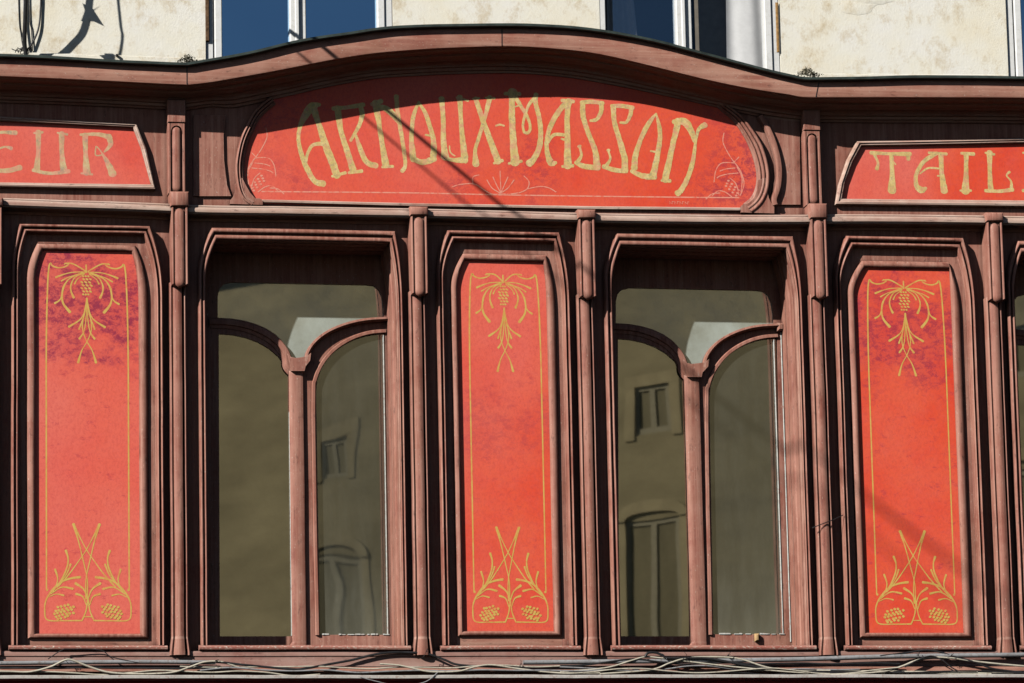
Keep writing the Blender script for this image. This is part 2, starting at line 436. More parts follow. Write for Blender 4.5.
holes = [[(q[0], q[2]), (q[1], q[2]), (q[1], q[3]), (q[0], q[3])] for q in wins]
# wall faces +Y toward the shop
polys = [[(OX0, 0), (OX1, 0), (OX1, OZ1), (OX0, OZ1)]]+holes
P3 = [[Vector((x, z, 0)) for x, z in lp] for lp in polys]; flat = [q for lp in P3 for q in lp]
v = [(q.x, YW, q.y) for q in flat]; f = []
for t in tessellate_polygon(P3):
    a, b, c = [flat[i] for i in t]; f.append(tuple(t) if (b-a).cross(c-a).z < 0 else tuple(reversed(t)))
g = MB(); g.add(v, f)
for h in holes:
    g.add([(x, YW, z) for x, z in h]+[(x, YW-.03, z) for x, z in h], [(i, (i+1) % 4, 4+(i+1) % 4, 4+i) for i in range(4)])
g.add([(OX0, YW, 0), (OX0, YW-9, 0), (OX0, YW-9, OZ1), (OX0, YW, OZ1), (OX1, YW, 0), (OX1, YW-9, 0), (OX1, YW-9, OZ1), (OX1, YW, OZ1)],
      [(0,1,2,3), (7,6,5,4), (1,5,6,2), (3,2,6,7)])
g.build('wall', M_cream_wall, ob)
g = MB()
def obox(g, x0, x1, y0, y1, z0, z1): g.box(x0, x1, -y1, -y0, z0, z1, .001)
zb = rw(656, 470)[1]
for z0, z1, d in ((3.7, 3.95, .03),):
    obox(g, OX0, OX1, YW+.003, YW+d, z0, z1)
g.build('cornice', M_trim, ob)
for q in wins:
    fr = MB(); x0, x1, z0, z1 = q[:4]; wd = .07; yy = YW-.012
    xm = (x0+x1)/2
    for (a, b, c_, d) in ((x0, x0+wd, z0, z1), (x1-wd, x1, z0, z1), (x0+wd, x1-wd, z1-wd, z1), (x0+wd, x1-wd, z0, z0+wd), (xm-.05, xm+.05, z0+wd, z1-wd)):
        obox(fr, a, b, yy-.02, yy, c_, d)
    fo = fr.build('window', M_hwin, ob)
    pn = MB(); pn.add([(x0, yy-.012, z0), (x1, yy-.012, z0), (x1, yy-.012, z1), (x0, yy-.012, z1)], [(3,2,1,0)]); pn.build('pane', M_dark, fo)
    su = MB()
    obox(su, x0-.16, x0-.002, YW+.002, YW+.010, z0-.05, z1); obox(su, x1+.002, x1+.16, YW+.002, YW+.010, z0-.05, z1)
    if q[4]:
        r_ = []
        for i in range(13):
            a = math.pi*i/12; r_.append((xm-math.cos(a)*((x1-x0)/2+.16), z1+math.sin(a)*.28))
        r2 = [(xm-math.cos(math.pi*i/12)*((x1-x0)/2-.0), z1+math.sin(math.pi*i/12)*.12) for i in range(13)]
        vv = [(x, YW+.022, z) for x, z in r_]+[(x, YW+.022, z) for x, z in r2]+[(x, YW, z) for x, z in r_]+[(x, YW, z) for x, z in r2]
        ff = []
        for i in range(12): ff += [(i, i+1, 14+i, 13+i), (26+i, 26+i+1, i+1, i), (13+i, 14+i, 40+i, 39+i)]
        su.add(vv, ff)
    else: obox(su, x0-.16, x1+.16, YW+.002, YW+.010, z1+.002, z1+.16)
    su.build('surround', M_trim, fo)
rf = MB(); rf.add([(OX0-.3, YW+.04, OZ1), (OX1+.3, YW+.04, OZ1), (OX1+.3, YW-4.5, OZ1+1.3), (OX0-.3, YW-4.5, OZ1+1.3), (OX1+.3, YW-9.3, OZ1), (OX0-.3, YW-9.3, OZ1)],
                  [(0,1,2,3), (3,2,4,5)]); rf.build('roof', M_asph, ob)


ob.location = HO; ob.rotation_euler = (0, 0, HA)
# ------------------------------------------------------------------ the stone building above the shop
def lineZ(pts, p):
    return [W(x, y, p) for x, y in pts]
cor_top = [(-260,50),(-120,53),(0,55.5),(60,58),(110,61),(160,63.5),(184,64.3),(190,63.8),(212,60),(232,56.5),(258,51),(290,43),(320,37.5),(350,33.2),(380,28.7),(410,26.6),(450,25.4),(510,25),
           (560,27),(600,31),(650,40),(700,53),(740,63.5),(770,71.5),(790,76),(803,78.6),(830,78.5),(870,78),(910,77),(960,77),(1024,78),(1200,81),(1500,87)]
cor_bot = [(-260,70),(-120,73),(0,76.5),(60,79),(110,81.3),(160,84),(184,85),(190,85),(212,82.5),(232,79),(258,74.5),(290,68.5),(320,62.5),(350,57),(380,53),(410,50.5),(450,48),(510,46.5),
           (560,49.5),(600,54.5),(650,66),(700,78.5),(740,87),(770,92),(790,95),(803,97.4),(830,97.6),(870,97.5),(910,97.5),(960,97.5),(1024,98),(1200,101),(1500,107)]
sof_bot = [(-260,96),(-120,99),(0,103),(60,105),(110,107),(160,109.5),(184,110.5),(190,110),(212,107),(232,108),(258,103),(290,96),(320,89),(350,83),(380,78.5),(410,76.5),(450,74.5),(510,73.5),
           (560,77),(600,83),(650,93),(700,104),(740,113),(770,119),(790,121.5),(803,122.5),(830,122.5),(870,123),(910,123),(960,123),(1024,124),(1200,127),(1500,133)]

zc_hi = max(z for x, z in lineZ(cor_top, 0))
bd = thing('building', (0, .0, 0), 'weathered cream limestone building with white framed windows above the red shopfront', 'building')
up = []   # upper windows: X0,X1 of the stone opening (from photo units at y=30)
def XU(px, p=0): return W(px, 30, p)[0]
ups = [(206, 394), (601, 781), (1008, 1190), (-195, -12)]
zt = 9.3
wall_outer = [(-14, 0), (XL-.05, 0), (XL-.05, ZR(120, 180)), (XRT+.05, ZR(133, 820)), (XRT+.05, 0), (15, 0), (15, 12.5), (-14, 12.5)]
holes = []
for a, b in ups:
    zl = ZR(96, (a+b)/2) ; holes.append([(XU(a), zl), (XU(b), zl), (XU(b), zt), (XU(a), zt)])
PW = -.03
plate(wall_outer, holes, PW, .16, 'wall', M_stone, bd)
g = MB()     # side and back walls, roof
g.add([(-14,.03,0),(-14,9,0),(-14,9,12.5),(-14,.03,12.5),(15,.03,0),(15,9,0),(15,9,12.5),(15,.03,12.5)], [(3,2,1,0),(4,5,6,7),(1,2,6,5),(2,3,7,6)])
g.build('shell', M_stone, bd)
# low stone string course just above the cornice
sg = MB()
for i, (a, b) in enumerate([(-420,-198),(-10,203),(396,598),(783,1005)]):
    sg = MB()
    mid = (a+b)/2
    y0 = 59 if mid < 200 else 80
    yh = {0: (51.2, 53.2), 2: None, 3: (73.5, 74.5)}.get(0 if mid < 200 else (2 if mid < 600 else 3))
    if yh is None: continue
    x0, x1 = XU(a), XU(b)
    zA, zB = W(a, yh[0], .02)[1], W(b, yh[1]+5 if mid < 200 else yh[1], .02)[1]
    v = []; n_ = 30
    for k in range(n_+1):
        t = k/n_; x = x0+(x1-x0)*t; z = zA+(zB-zA)*t+noise.noise(Vector((x*9, 1, 1)))*.006
        v += [(x, -PW-.001, z+.012), (x, -PW-.035, z), (x, -PW-.035, z-.3)]
    f = []
    for k in range(n_): f += [(3*k, 3*k+1, 3*k+4, 3*k+3), (3*k+1, 3*k+2, 3*k+5, 3*k+4)]
    sg.add(v, f)
    sg.build('string_course', M_stone, bd, 30)
# repaired patch of render near the top right
pm = MB(); 
for cx, cy, rx, ry in ((857, 6, 20, 9), (868, -2, 26, 8)):
    x, z = W(cx, cy, -PW*-1)
    v = [(x, -PW-.006-(.004 if cy < 0 else 0), z)]
    for i in range(28):
        a = 2*math.pi*i/28; rr = 1+.25*noise.noise(Vector((math.cos(a)*2, math.sin(a)*2, cx*.1)))
        v.append((x+rx*S*rr*math.cos(a), -PW+.0, z+ry*S*rr*math.sin(a)))
    for q in range(1, 29): pass
    pm.add([(a[0], a[1] if k == 0 else -PW*1-.001, a[2]) for k, a in enumerate(v)], [(0, 1+i, 1+(i+1) % 28) for i in range(28)])
pm.build('render_patch', M_stone, bd, 30)

M_upg = glass('sky_mirroring_pane', .96, .0, (.25,.28,.32), rcol=(.42,.70,1.0), wav=.35)
M_upg3 = glass('casement_pane', .34, .0, (.95,.95,.95), rcol=(.55,.75,1.0), wav=.35)
M_upg2 = glass('clear_casement_pane', .07, .0, (.98,.98,.98), rcol=(.55,.75,1.0), wav=.35)
for wi, (a, b) in enumerate(ups):
    x0, x1 = XU(a), XU(b); z0, z1 = holes[wi][0][1], zt
    pf = -.045   # front of the casement frames
    fr = MB()
    xm = XU({0: 298, 1: 684, 2: 1098, 3: -104}[wi], pf)
    fr.box(x0, x0+(.055 if wi != 1 else .02), pf-.10, pf, z0, z1, .006); fr.box(x1-.055, x1, pf-.10, pf, z0, z1, .006)
    fr.box(x0+.055, x1-.055, pf-.10, pf, z1-.06, z1, .006); fr.box(x0+.055, x1-.055, pf-.10, pf, z0, z0+.05, .006)
    fo = fr.build('window', M_white, bd)
    if wi == 1: fo['label'] = 'white casement window with a pale curtain'
    le = MB()
    for (l, r) in ((x0+(.06 if wi != 1 else .022)-(.03 if wi == 1 else 0), xm-.003), (xm+.003, x1-.052)):
        le.box(l, l+.05, pf-.07, pf+.012, z0+.055, z1-.065, .006); le.box(r-.05, r, pf-.07, pf+.012, z0+.055, z1-.065, .006)
        le.box(l+.05, r-.05, pf-.07, pf+.012, z0+.055, z0+.12, .006); le.box(l+.05, r-.05, pf-.07, pf+.012, z1-.12, z1-.065, .006)
    le.build('sash', M_white, fo)
    as_ = MB(); as_.box(xm-.022, xm+.006, pf+.014, pf+.034, z0+.06, z1-.07, .006); as_.build('astragal', M_white, fo)
    for k, (l, r) in enumerate(((x0+.1, xm-.04), (xm+.04, x1-.1))):
        mt = M_upg if wi != 1 else (M_upg2 if k else M_upg3)
        mesh_obj('pane', [(l, .085, z0+.1), (r, .085, z0+.1), (r, .085, z1-.1), (l, .085, z1-.1)], [(0,1,2,3)], mt, fo)
    if wi == 1:
        for (l, r, fold, yy) in ((XU(604,-.3), XU(634,-.3), 3, .21), (XU(722,-.3), XU(782,-.3), 2, .18)):
            v = []; n_ = 60
            for k in range(n_+1):
                t = k/n_; x = l+(r-l)*t; y = yy+.009*math.sin(t*fold*2*math.pi)+.002*math.sin(t*23)
                lean = .07*(t-.2)
                v += [(x+lean*.6, y, z0+.02), (x-lean, y+.01, z1)]
            mesh_obj('curtain', v, [(2*k, 2*k+2, 2*k+3, 2*k+1) for k in range(n_)], M_cloth, fo, 60)
        hg = MB()
        mesh_obj('blind', [(XU(690,-.4),.26,z0),(XU(728,-.4),.26,z0),(XU(728,-.4),.26,z1),(XU(690,-.4),.26,z1)], [(0,1,2,3)], M_tanb, fo)
        hx = XU(778.5, .0); zz = ZR(50, 778); hg.box(hx-.009, hx+.009, -.029, -.018, zz-.01, zz+.33, .004)
        hg.build('hinge_bar', M_rust, fo)
    if wi == 0:
        hg = MB(); hx = XU(209, -.02); zz = ZR(40, 209); hg.box(hx-.022, hx+.004, -.06, -.026, zz, zz+.5, .004); hg.build('hinge_bar', M_rust2, fo)
    # the room behind
    rm = MB(); X0, X1 = x0-.8, x1+.8; Y0, Y1 = .2, 3.2; Z0, Z1 = z0-.5, z1+.3
    rm.add([(X0,Y0,Z0),(X1,Y0,Z0),(X1,Y0,Z1),(X0,Y0,Z1),(X0,Y1,Z0),(X1,Y1,Z0),(X1,Y1,Z1),(X0,Y1,Z1)], [(0,4,5,1),(1,5,6,2),(2,6,7,3),(3,7,4,0),(4,7,6,5)])
    rm.build('room', M_room, fo)

# ------------------------------------------------------------------ the wooden shopfront
shop = thing('shopfront', (0, 0, 2.6), 'carved dark red wooden shopfront with a cornice that arches over the long central sign', 'shopfront')
WIN = [
 dict(L=199.5, l=206.8, R=405, r=399.6, t=229, ti=241, b=646, cx=(213,392), ci=(218,387)),
 dict(L=608, l=616, R=806.5, r=801.2, t=234.5, ti=247, b=646, cx=(618,790), ci=(622,783)),
]
def frame_path(xl, xr, ztop, zbot, xtl, xtr, h, n=7, closed=False):
    """jamb - curved shoulder - head - curved shoulder - jamb"""
    pts = [(xl, zbot)]
    for i in range(n+1):
        t = i/n; pts.append((xl+(xtl-xl)*t**1.7, ztop-h*.62+h*.62*t))
    for i in range(n+1):
        t = 1-i/n; pts.append((xr+(xtr-xr)*t**2.2, ztop-h+h*t))
    pts.append((xr, zbot)); return pts
PB = .05
ZS = lambda px: ZR(645.5, px, PB)          # top of the sill moulding
win_open = []
for wd in WIN:
    zt_o = ZR(wd['t'], (wd['cx'][0]+wd['cx'][1])/2, PB); zt_i = ZR(wd['ti'], (wd['cx'][0]+wd['cx'][1])/2, PB)
    zb_ = ZS((wd['L']+wd['R'])/2)
    Wc = lambda x, y: W(x, y, PB)[0]
    oX = (XR(wd['L'], PB), XR(wd['R'], PB)); iX = (XR(wd['l'], PB), XR(wd['r'], PB))
    wd['pa'] = frame_path(oX[0], oX[1], zt_o, zb_, Wc(wd['cx'][0]-1, wd['t']), Wc(wd['cx'][1]+3, wd['t']), .46)
    wd['pb'] = frame_path(iX[0], iX[1], zt_i, zb_, Wc(wd['ci'][0]-1, wd['ti']), Wc(wd['ci'][1]+3, wd['ti']), .42)
    wd['zb'] = zb_; wd['zt_i'] = zt_i; wd['iX'] = iX; wd['oX'] = oX
    wd['y'] = 0
# the window beyond the right edge of the photo: the same joinery one bay on
dxx = XR(1012.5, PB)-XR(608, PB)
w3 = {k: v for k, v in WIN[1].items()}
for key in ('pa', 'pb'): w3[key] = [(x+dxx, z) for x, z in WIN[1][key]]
w3['iX'] = tuple(x+dxx for x in WIN[1]['iX']); w3['oX'] = tuple(x+dxx for x in WIN[1]['oX'])
WIN.append(w3)

# backing boards with the window openings cut out
holes = [wd['pb'] for wd in WIN]
def grow(path, d):
    xs = [p[0] for p in path]; c = (min(xs)+max(xs))/2
    return [(x+(d if x > c else -d), z+(d if z > min(q[1] for q in path)+.01 else -.0)) for x, z in path]
holes = [grow(h, .012) for h in holes]
z_lo = ZR(668, 500, 0)
top_l = lineZ([(x, y-10) for x, y in cor_bot], 0)
outer = [(top_l[0][0], z_lo), (top_l[-1][0], z_lo)]+list(reversed(top_l))
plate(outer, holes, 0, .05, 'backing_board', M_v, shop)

# cornice: fascia, soffit mouldings, lead flashing, following the arch
PC = .262
pt_ = lineZ(cor_top, PC); pbm = lineZ(cor_bot, PC); ps = lineZ(sof_bot, .0)
def curve_path(pts): return crom([tuple(q) for q in pts], 3)
ptc, pbc = curve_path(pt_), curve_path(pbm)
psc = curve_path(ps)
loft(ptc, pbc, [(0,.0),(0,PC-.01),(.06,PC-.004),(.12,PC),(.90,PC),(.97,PC-.003),(1,PC-.012),(1.0,PC-.05)], 'fascia', M_h, shop, smooth=30, step=.09, amp=.001, caps=False)
# soffit: from the lip's lower edge back and down to the boards, in three stepped mouldings
def lerp_paths(a, b, t): return [(p[0]+(q[0]-p[0])*t, p[1]+(q[1]-p[1])*t) for p, q in zip(a, b)]
prof = [(0.0, PC-.03), (.10, PC-.045), (.14, PC-.06), (.16,PC-.075)]
prof += [(.16+.24*i/6, .165-.05*(1-math.cos(math.pi/2*i/6))) for i in range(7)]
prof += [(.42, .112), (.44, .095)]
prof += [(.46+.20*i/5, .088-.03*math.sin(math.pi/2*i/5)) for i in range(6)]
prof += [(.68, .055), (.70, .042), (.86, .036), (.88, .022), (1.0, .016), (1.0, .0)]
loft(pbc, psc, prof, 'soffit_moulding', M_h, shop, smooth=30, step=.09, amp=.001, caps=False)
zoff = [(x, z+.004) for x, z in ptc]
loft(zoff, [(x, z-.05) for x, z in ptc], [(-.30,-.03),(0,PC+.03),(.04,PC+.038),(.34,PC+.040),(.40,PC+.034),(.38,PC+.0)], 'flashing', M_flash, shop, smooth=40, step=.09, amp=.002, caps=False)
# butt joints in the fascia
g = MB()
for px, sh in ((187, 0), (502, 0), (816, 3)):
    a = W(px+sh, {187: 66, 502: 29, 816: 82}[px], PC+.001); b = W(px, {187: 84.5, 502: 46, 816: 97}[px], PC+.001)
    g = MB(); g.add([(a[0]-.0035, -PC-.0015, a[1]), (a[0]+.0035, -PC-.0015, a[1]), (b[0]+.003, -PC-.0015, b[1]), (b[0]-.003, -PC-.0015, b[1])], [(3,2,1,0)])
    g.build('fascia_joint', M_black, shop)

# the main rail under the signs
rail_px = [(-260,191),(-120,194),(0,197.5),(60,199.5),(120,201.5),(170,203.5),(200,204.8),(300,206.5),(400,208),(500,210.5),(600,213.2),(700,214.6),(800,214.6),(850,214.2),(900,214.3),(960,215),(1024,216),(1200,219),(1500,225)]
PRL = .11
ra = crom(lineZ(rail_px, PRL), 3); rb = crom(lineZ([(x, y+9) for x, y in rail_px], PRL), 3)
loft(ra, rb, [(-.2,0),(-.05,.09),(0,.10),(.10,.104),(.22,.102),(.3,.108),(.36,.118),(.60,.122),(.82,.118),(.88,.108),(1.0,.104),(1.06,.09),(1.10,.02),(1.1,0)], 'rail', M_edge, shop, smooth=35, step=.08)
# recessed fillet under the rail
fa = crom(lineZ([(x, y+10.4) for x, y in rail_px], .02), 3); fb = crom(lineZ([(x, y+16) for x, y in rail_px], .02), 3)
loft(fa, fb, [(0,.0),(0,.03),(.45,.026),(.6,.016),(1,.010),(1,0)], 'fillet', M_h, shop, step=.08)

# bottom board, plinth ledge and the dark red fascia beneath
zb0, zb1 = ZR(651, 500, .02), ZR(668, 500, .03)
g = MB()
xa, xb = XL, XRT
def longpath(y, p, xs=(-420,-100,150,400,650,900,1200,1450)): return [(W(x, y, p)[0], W(500, y, p)[1]) for x in xs]
loft(longpath(651, .066), longpath(666, .066), [(0,0),(0,.060),(.08,.064),(.32,.064),(.36,.058),(.9,.056),(1,.06),(1,0)], 'base_board', M_bd, shop, smooth=30)
loft(longpath(666.5, .1), longpath(675, .1), [(0,0),(0,.075),(.5,.08),(.55,.05),(1,.05),(1,0)], 'lower_moulding', M_h, shop, smooth=30)
loft(longpath(674.8, .17), longpath(678.6, .17), [(-.2,.0),(-.1,.15),(0,.165),(.15,.17),(.8,.17),(.95,.166),(1,.15),(1,.06)], 'ledge', M_ledge, shop, smooth=30, amp=.0025)
g = MB(); g.box(XL, XRT, -.03, .02, 2.7, ZR(676, 500, .02)); g.build('lower_fascia', M_dkred, shop)
g = MB(); g.box(XL, XRT, -.1, -.035, .13, 2.7); g.build('shop_wall', M_dkred, shop)

# frieze spandrels beside the central sign
def spandrel(outline, name, mat=M_v):
    o3 = [W(x, y, .018) for x, y in outline]
    mb = MB(); plate(o3, [], .018, .018, '', None, mb=mb); return mb.build(name, mat, shop)
spandrel([(193.5,115),(226,115),(223.5,135),(224,160),(227,185),(231,196),(193.5,196)], 'spandrel')
spandrel([(763,112),(799.5,118),(800.5,204.5),(776,204.5),(772.5,190),(775,178),(774,160),(769,142)], 'spandrel')
# curved fillets
def strip(pxl, wpx, prof, name, mat, parent, p=.03, n=6, mb=None):
    c = crom([W(x, y, p) for x, y in pxl], n); pa = []; pb = []
    for i, q in enumerate(c):
        a = c[max(i-1, 0)]; b = c[min(i+1, len(c)-1)]; tx, tz = b[0]-a[0], b[1]-a[1]; L = math.hypot(tx, tz) or 1
        wq = wpx*S*.5 if not callable(wpx) else wpx(i/(len(c)-1))*S*.5
        pa.append((q[0]-tz/L*wq, q[1]+tx/L*wq)); pb.append((q[0]+tz/L*wq, q[1]-tx/L*wq))
    return loft(pa, pb, prof, name, mat, parent, smooth=35, step=.05, mb=mb)
BAR = [(0,0),(0,.6),(.12,.92),(.5,1.0),(.88,.92),(1,.6),(1,0)]
def bar(h, p0=0): return [(t, p0+p*h) for t, p in BAR]
strip([(760,116),(768,130),(775,148),(779,168),(778,186),(774,199),(775,205)], 6, bar(.05), 'curved_moulding', M_v, shop)

# ------------------------------------------------------------------ pilasters
def lathe_prof(x0, x1, pts): return [(x0+(x1-x0)*t, p) for t, p in pts]
def vprism(xc, prof, z0, z1, name, mat, parent, taper=1.0, zn=None):
    """upright moulding of constant section prof [(dx, p)]"""
    n = zn or max(2, int((z1-z0)/.08)); v = []; f = []; k = len(prof)
    for i in range(n+1):
        t = i/n; z = z0+(z1-z0)*t
        for dx, p in prof:
            a, b = wob(xc+dx, z, .0016); v.append((xc+dx*(taper+(1-taper)*t)+a, -p+b*.4, z))
    for i in range(n):
        for j in range(k-1): f.append((i*k+j, i*k+j+1, (i+1)*k+j+1, (i+1)*k+j))
    f.append(tuple(reversed(range(k)))); f.append(tuple(n*k+j for j in range(k)))
    return mesh_obj(name, v, f, mat, parent, 32)
SH = [(-.053,0),(-.053,.040),(-.050,.048),(-.044,.050),(-.038,.048),(-.036,.038),(-.034,.038),(-.032,.052),(-.028,.058),(-.012,.063),(.006,.063),(.022,.058),(.026,.050),(.027,.030),(.031,.028),(.033,.044),(.037,.050),(.044,.052),(.050,.048),(.053,.038),(.053,0)]
SH = [(a, b*1.55) for a, b in SH]
def pilaster(px, y_top, label, upper=False):
    xc = XR(px, .03); zb_ = ZR(655.5, px, .05); zt_ = ZR(y_top, px, .05)
    t = thing('pilaster', (xc, 0, zb_), label, 'pilaster', 'carved pilasters between the bays')
    zc0 = ZR(y_top+79, px, .06)    # foot of the capital
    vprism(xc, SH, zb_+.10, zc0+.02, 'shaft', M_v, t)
    # plinth, a little wider, flaring
    v = []; f = []; k = len(SH)
    for z, s_ in ((zb_, 1.28), (zb_+.02, 1.27), (zb_+.06, 1.16), (zb_+.115, 1.0)):
        for dx, p in SH: v.append((xc+dx*s_, -(p*1.02+.001 if p else 0), z))
    for i in range(3):
        for j in range(k-1): f.append((i*k+j, i*k+j+1, (i+1)*k+j+1, (i+1)*k+j))
    f.append(tuple(reversed(range(k)))); f.append(tuple(3*k+j for j in range(k)))
    mesh_obj('plinth', v, f, M_v, t, 32)
    # capital: side cheeks with a rounded tongue that hangs in front
    mb = MB()
    for s_ in (-1, 1):
        x0, x1 = (xc-.044, xc-.030) if s_ < 0 else (xc+.044, xc+.060)
        mb.box(x0, x1, 0, .142, zc0-.005, zt_, .008)
    mb.box(xc-.030, xc+.044, 0, .131, zc0-.01, zt_, .004)
    cap = mb.build('capital', M_v, t, 30)
    v = []; f = []; m_ = 12; nz = 34; zl, zh = zc0-.022, zt_-.022
    for i in range(nz+1):
        z = zl+(zh-zl)*i/nz
        e = max(0.0, min(1.0, (zh-z)/.045)); e2 = max(0.0, min(1.0, (z-zl)/.032)); e2 = math.sqrt(max(.10, 1-(1-e2)**2)); wdt = .0305*math.sqrt(max(0.02, 1-(1-e)**2))*e2
        dep = .022*(1.0-.15*((z-zl)/(zh-zl)))*math.sqrt(max(.05, 1-(1-e)**2))*e2
        for j in range(m_+1):
            a = math.pi*j/m_; v.append((xc+.007-wdt*1.08*math.cos(a), -.130-dep*math.sin(a)**.8, z))
    for i in range(nz):
        for j in range(m_): f.append((i*(m_+1)+j, i*(m_+1)+j+1, (i+1)*(m_+1)+j+1, (i+1)*(m_+1)+j))
    # under side tapers back into the shaft
    b0 = len(v)
    for j in range(m_+1):
        a = math.pi*j/m_; v.append((xc+.007-.010*math.cos(a), -.092, zl-.004))
    for j in range(m_): f.append((b0+j, b0+j+1, j+1, j))
    mesh_obj('tongue', v, f, M_v, cap, 50)
    # block on the rail
    zr0, zr1 = ZR(y_top+1, px, .1), ZR(y_top-(8 if not upper else 14), px, .1)
    mb = MB(); mb.box(xc-.052, xc+.066, 0, .156, zr0, zr1, .010); mb.build('block', M_v, t, 50)
    if upper:
        yu = {178: (104, 124), 820: (112, 132)}[px]
        zu1 = ZR(yu[0], px, .06); zu0 = ZR(yu[1], px, .06)
        xu = XR(px, .03)+ (0 if px == 178 else .0)
        mb = MB()
        mb.box(xu-.058, xu-.040, 0, .09, zr1, zu0, .004); mb.box(xu+.034, xu+.052, 0, .09, zr1, zu0, .004)
        mb.box(xu-.0398, xu+.0338, 0, .078, zr1, zu0-.05, .003)
        # arched head of the sunk panel
        arc = [(xu-.040, zu0), (xu-.040, zu0-.07)]+[(xu-.003-.036*math.cos(math.pi*i/8), zu0-.052+.036*math.sin(math.pi*i/8)) for i in range(9)]+[(xu+.034, zu0-.07), (xu+.034, zu0)]
        plate(arc, [], .0895, .03, '', None, mb=mb)
        mb.build('upper_shaft', M_v, t)
        mb = MB(); mb.box(xu-.060, xu+.054, 0, .098, zu0+.002, ZR(yu[0]-3, px, .06), .004); mb.box(xu-.054, xu+.048, 0, .088, ZR(yu[0]-3, px, .06)+.001, ZR(yu[0]-18, px, .06), .004)
        mb.build('upper_block', M_v, t)
        v = []; f = []; zl, zh = zr1+.012, zu0-.022
        for i in range(nz+1):
            z = zl+(zh-zl)*i/nz; e = max(0, min(1, (zh-z)/.03)); e2 = max(0, min(1, (z-zl)/.02)); q_ = math.sqrt(max(.03, 1-(1-e)**2))*math.sqrt(max(.25, 1-(1-e2)**2))
            for j in range(m_+1):
                a = math.pi*j/m_; v.append((xu-.003-.0295*q_*math.cos(a), -.077-.017*q_*math.sin(a), z))
        for i in range(nz):
            for j in range(m_): f.append((i*(m_+1)+j, i*(m_+1)+j+1, (i+1)*(m_+1)+j+1, (i+1)*(m_+1)+j))
        mesh_obj('upper_tongue', v, f, M_v, t, 50)
    return t
pilaster(-9, 207, 'pilaster at the left edge of the left red panel, only its shadowed side in view')
pilaster(178, 207, 'tall pilaster between the sign ending in EUR and the long central sign', True)
pilaster(418.5, 216, 'pilaster between the left window and the middle red panel')
pilaster(587, 219, 'pilaster between the middle red panel and the right window')
pilaster(820, 219, 'tall pilaster between the long central sign and the sign beginning TAIL', True)
pilaster(997, 222, 'rightmost pilaster, just right of the right red panel')

# ------------------------------------------------------------------ red painted panels
B2 = [(0,0),(0,.040),(.015,.046)]+bead(.02,.22,.050,.074)+[(.235,.048),(.25,.042),(.27,.042),(.285,.050)]+bead(.29,.45,.050,.068)+[(.46,.046)]
PANELS = [
 dict(L=11.5, R=164, t=224.5, cx=(20,147), il=26.5, ir=148.5, it=244, ic=(37,134), pl=36, pr=139.5, pt=250.5, pc=(44,130), b=637, gl=(46.3,128.5), gt=264.5, gb=620.5, gc=88.5, seed=2.1,
      stain=(ZR(305,90), .42, 1.0), label='leftmost red panel, its painted top heavily mottled by damp'),
 dict(L=439.5, R=573, t=231, cx=(448,556), il=453.2, ir=558.3, it=254, ic=(463,545), pl=460.5, pr=550.2, pt=261, pc=(466,542), b=634.5, gl=(471,542.5), gt=275, gb=622, gc=508.5, seed=5.4,
      stain=(ZR(425,500), .25, .30), label='middle red panel between the two windows, the least stained one'),
 dict(L=839.5, R=980, t=236.5, cx=(847,960), il=851.8, ir=965, it=261, ic=(862,947), pl=860, pr=957, pt=268, pc=(866,948), b=636, gl=(871,948.5), gt=281, gb=624, gc=911, seed=8.8,
      stain=(ZR(330,900), .40, .75), label='rightmost red panel, crossed by the broad shadow of an overhead wire'),
]
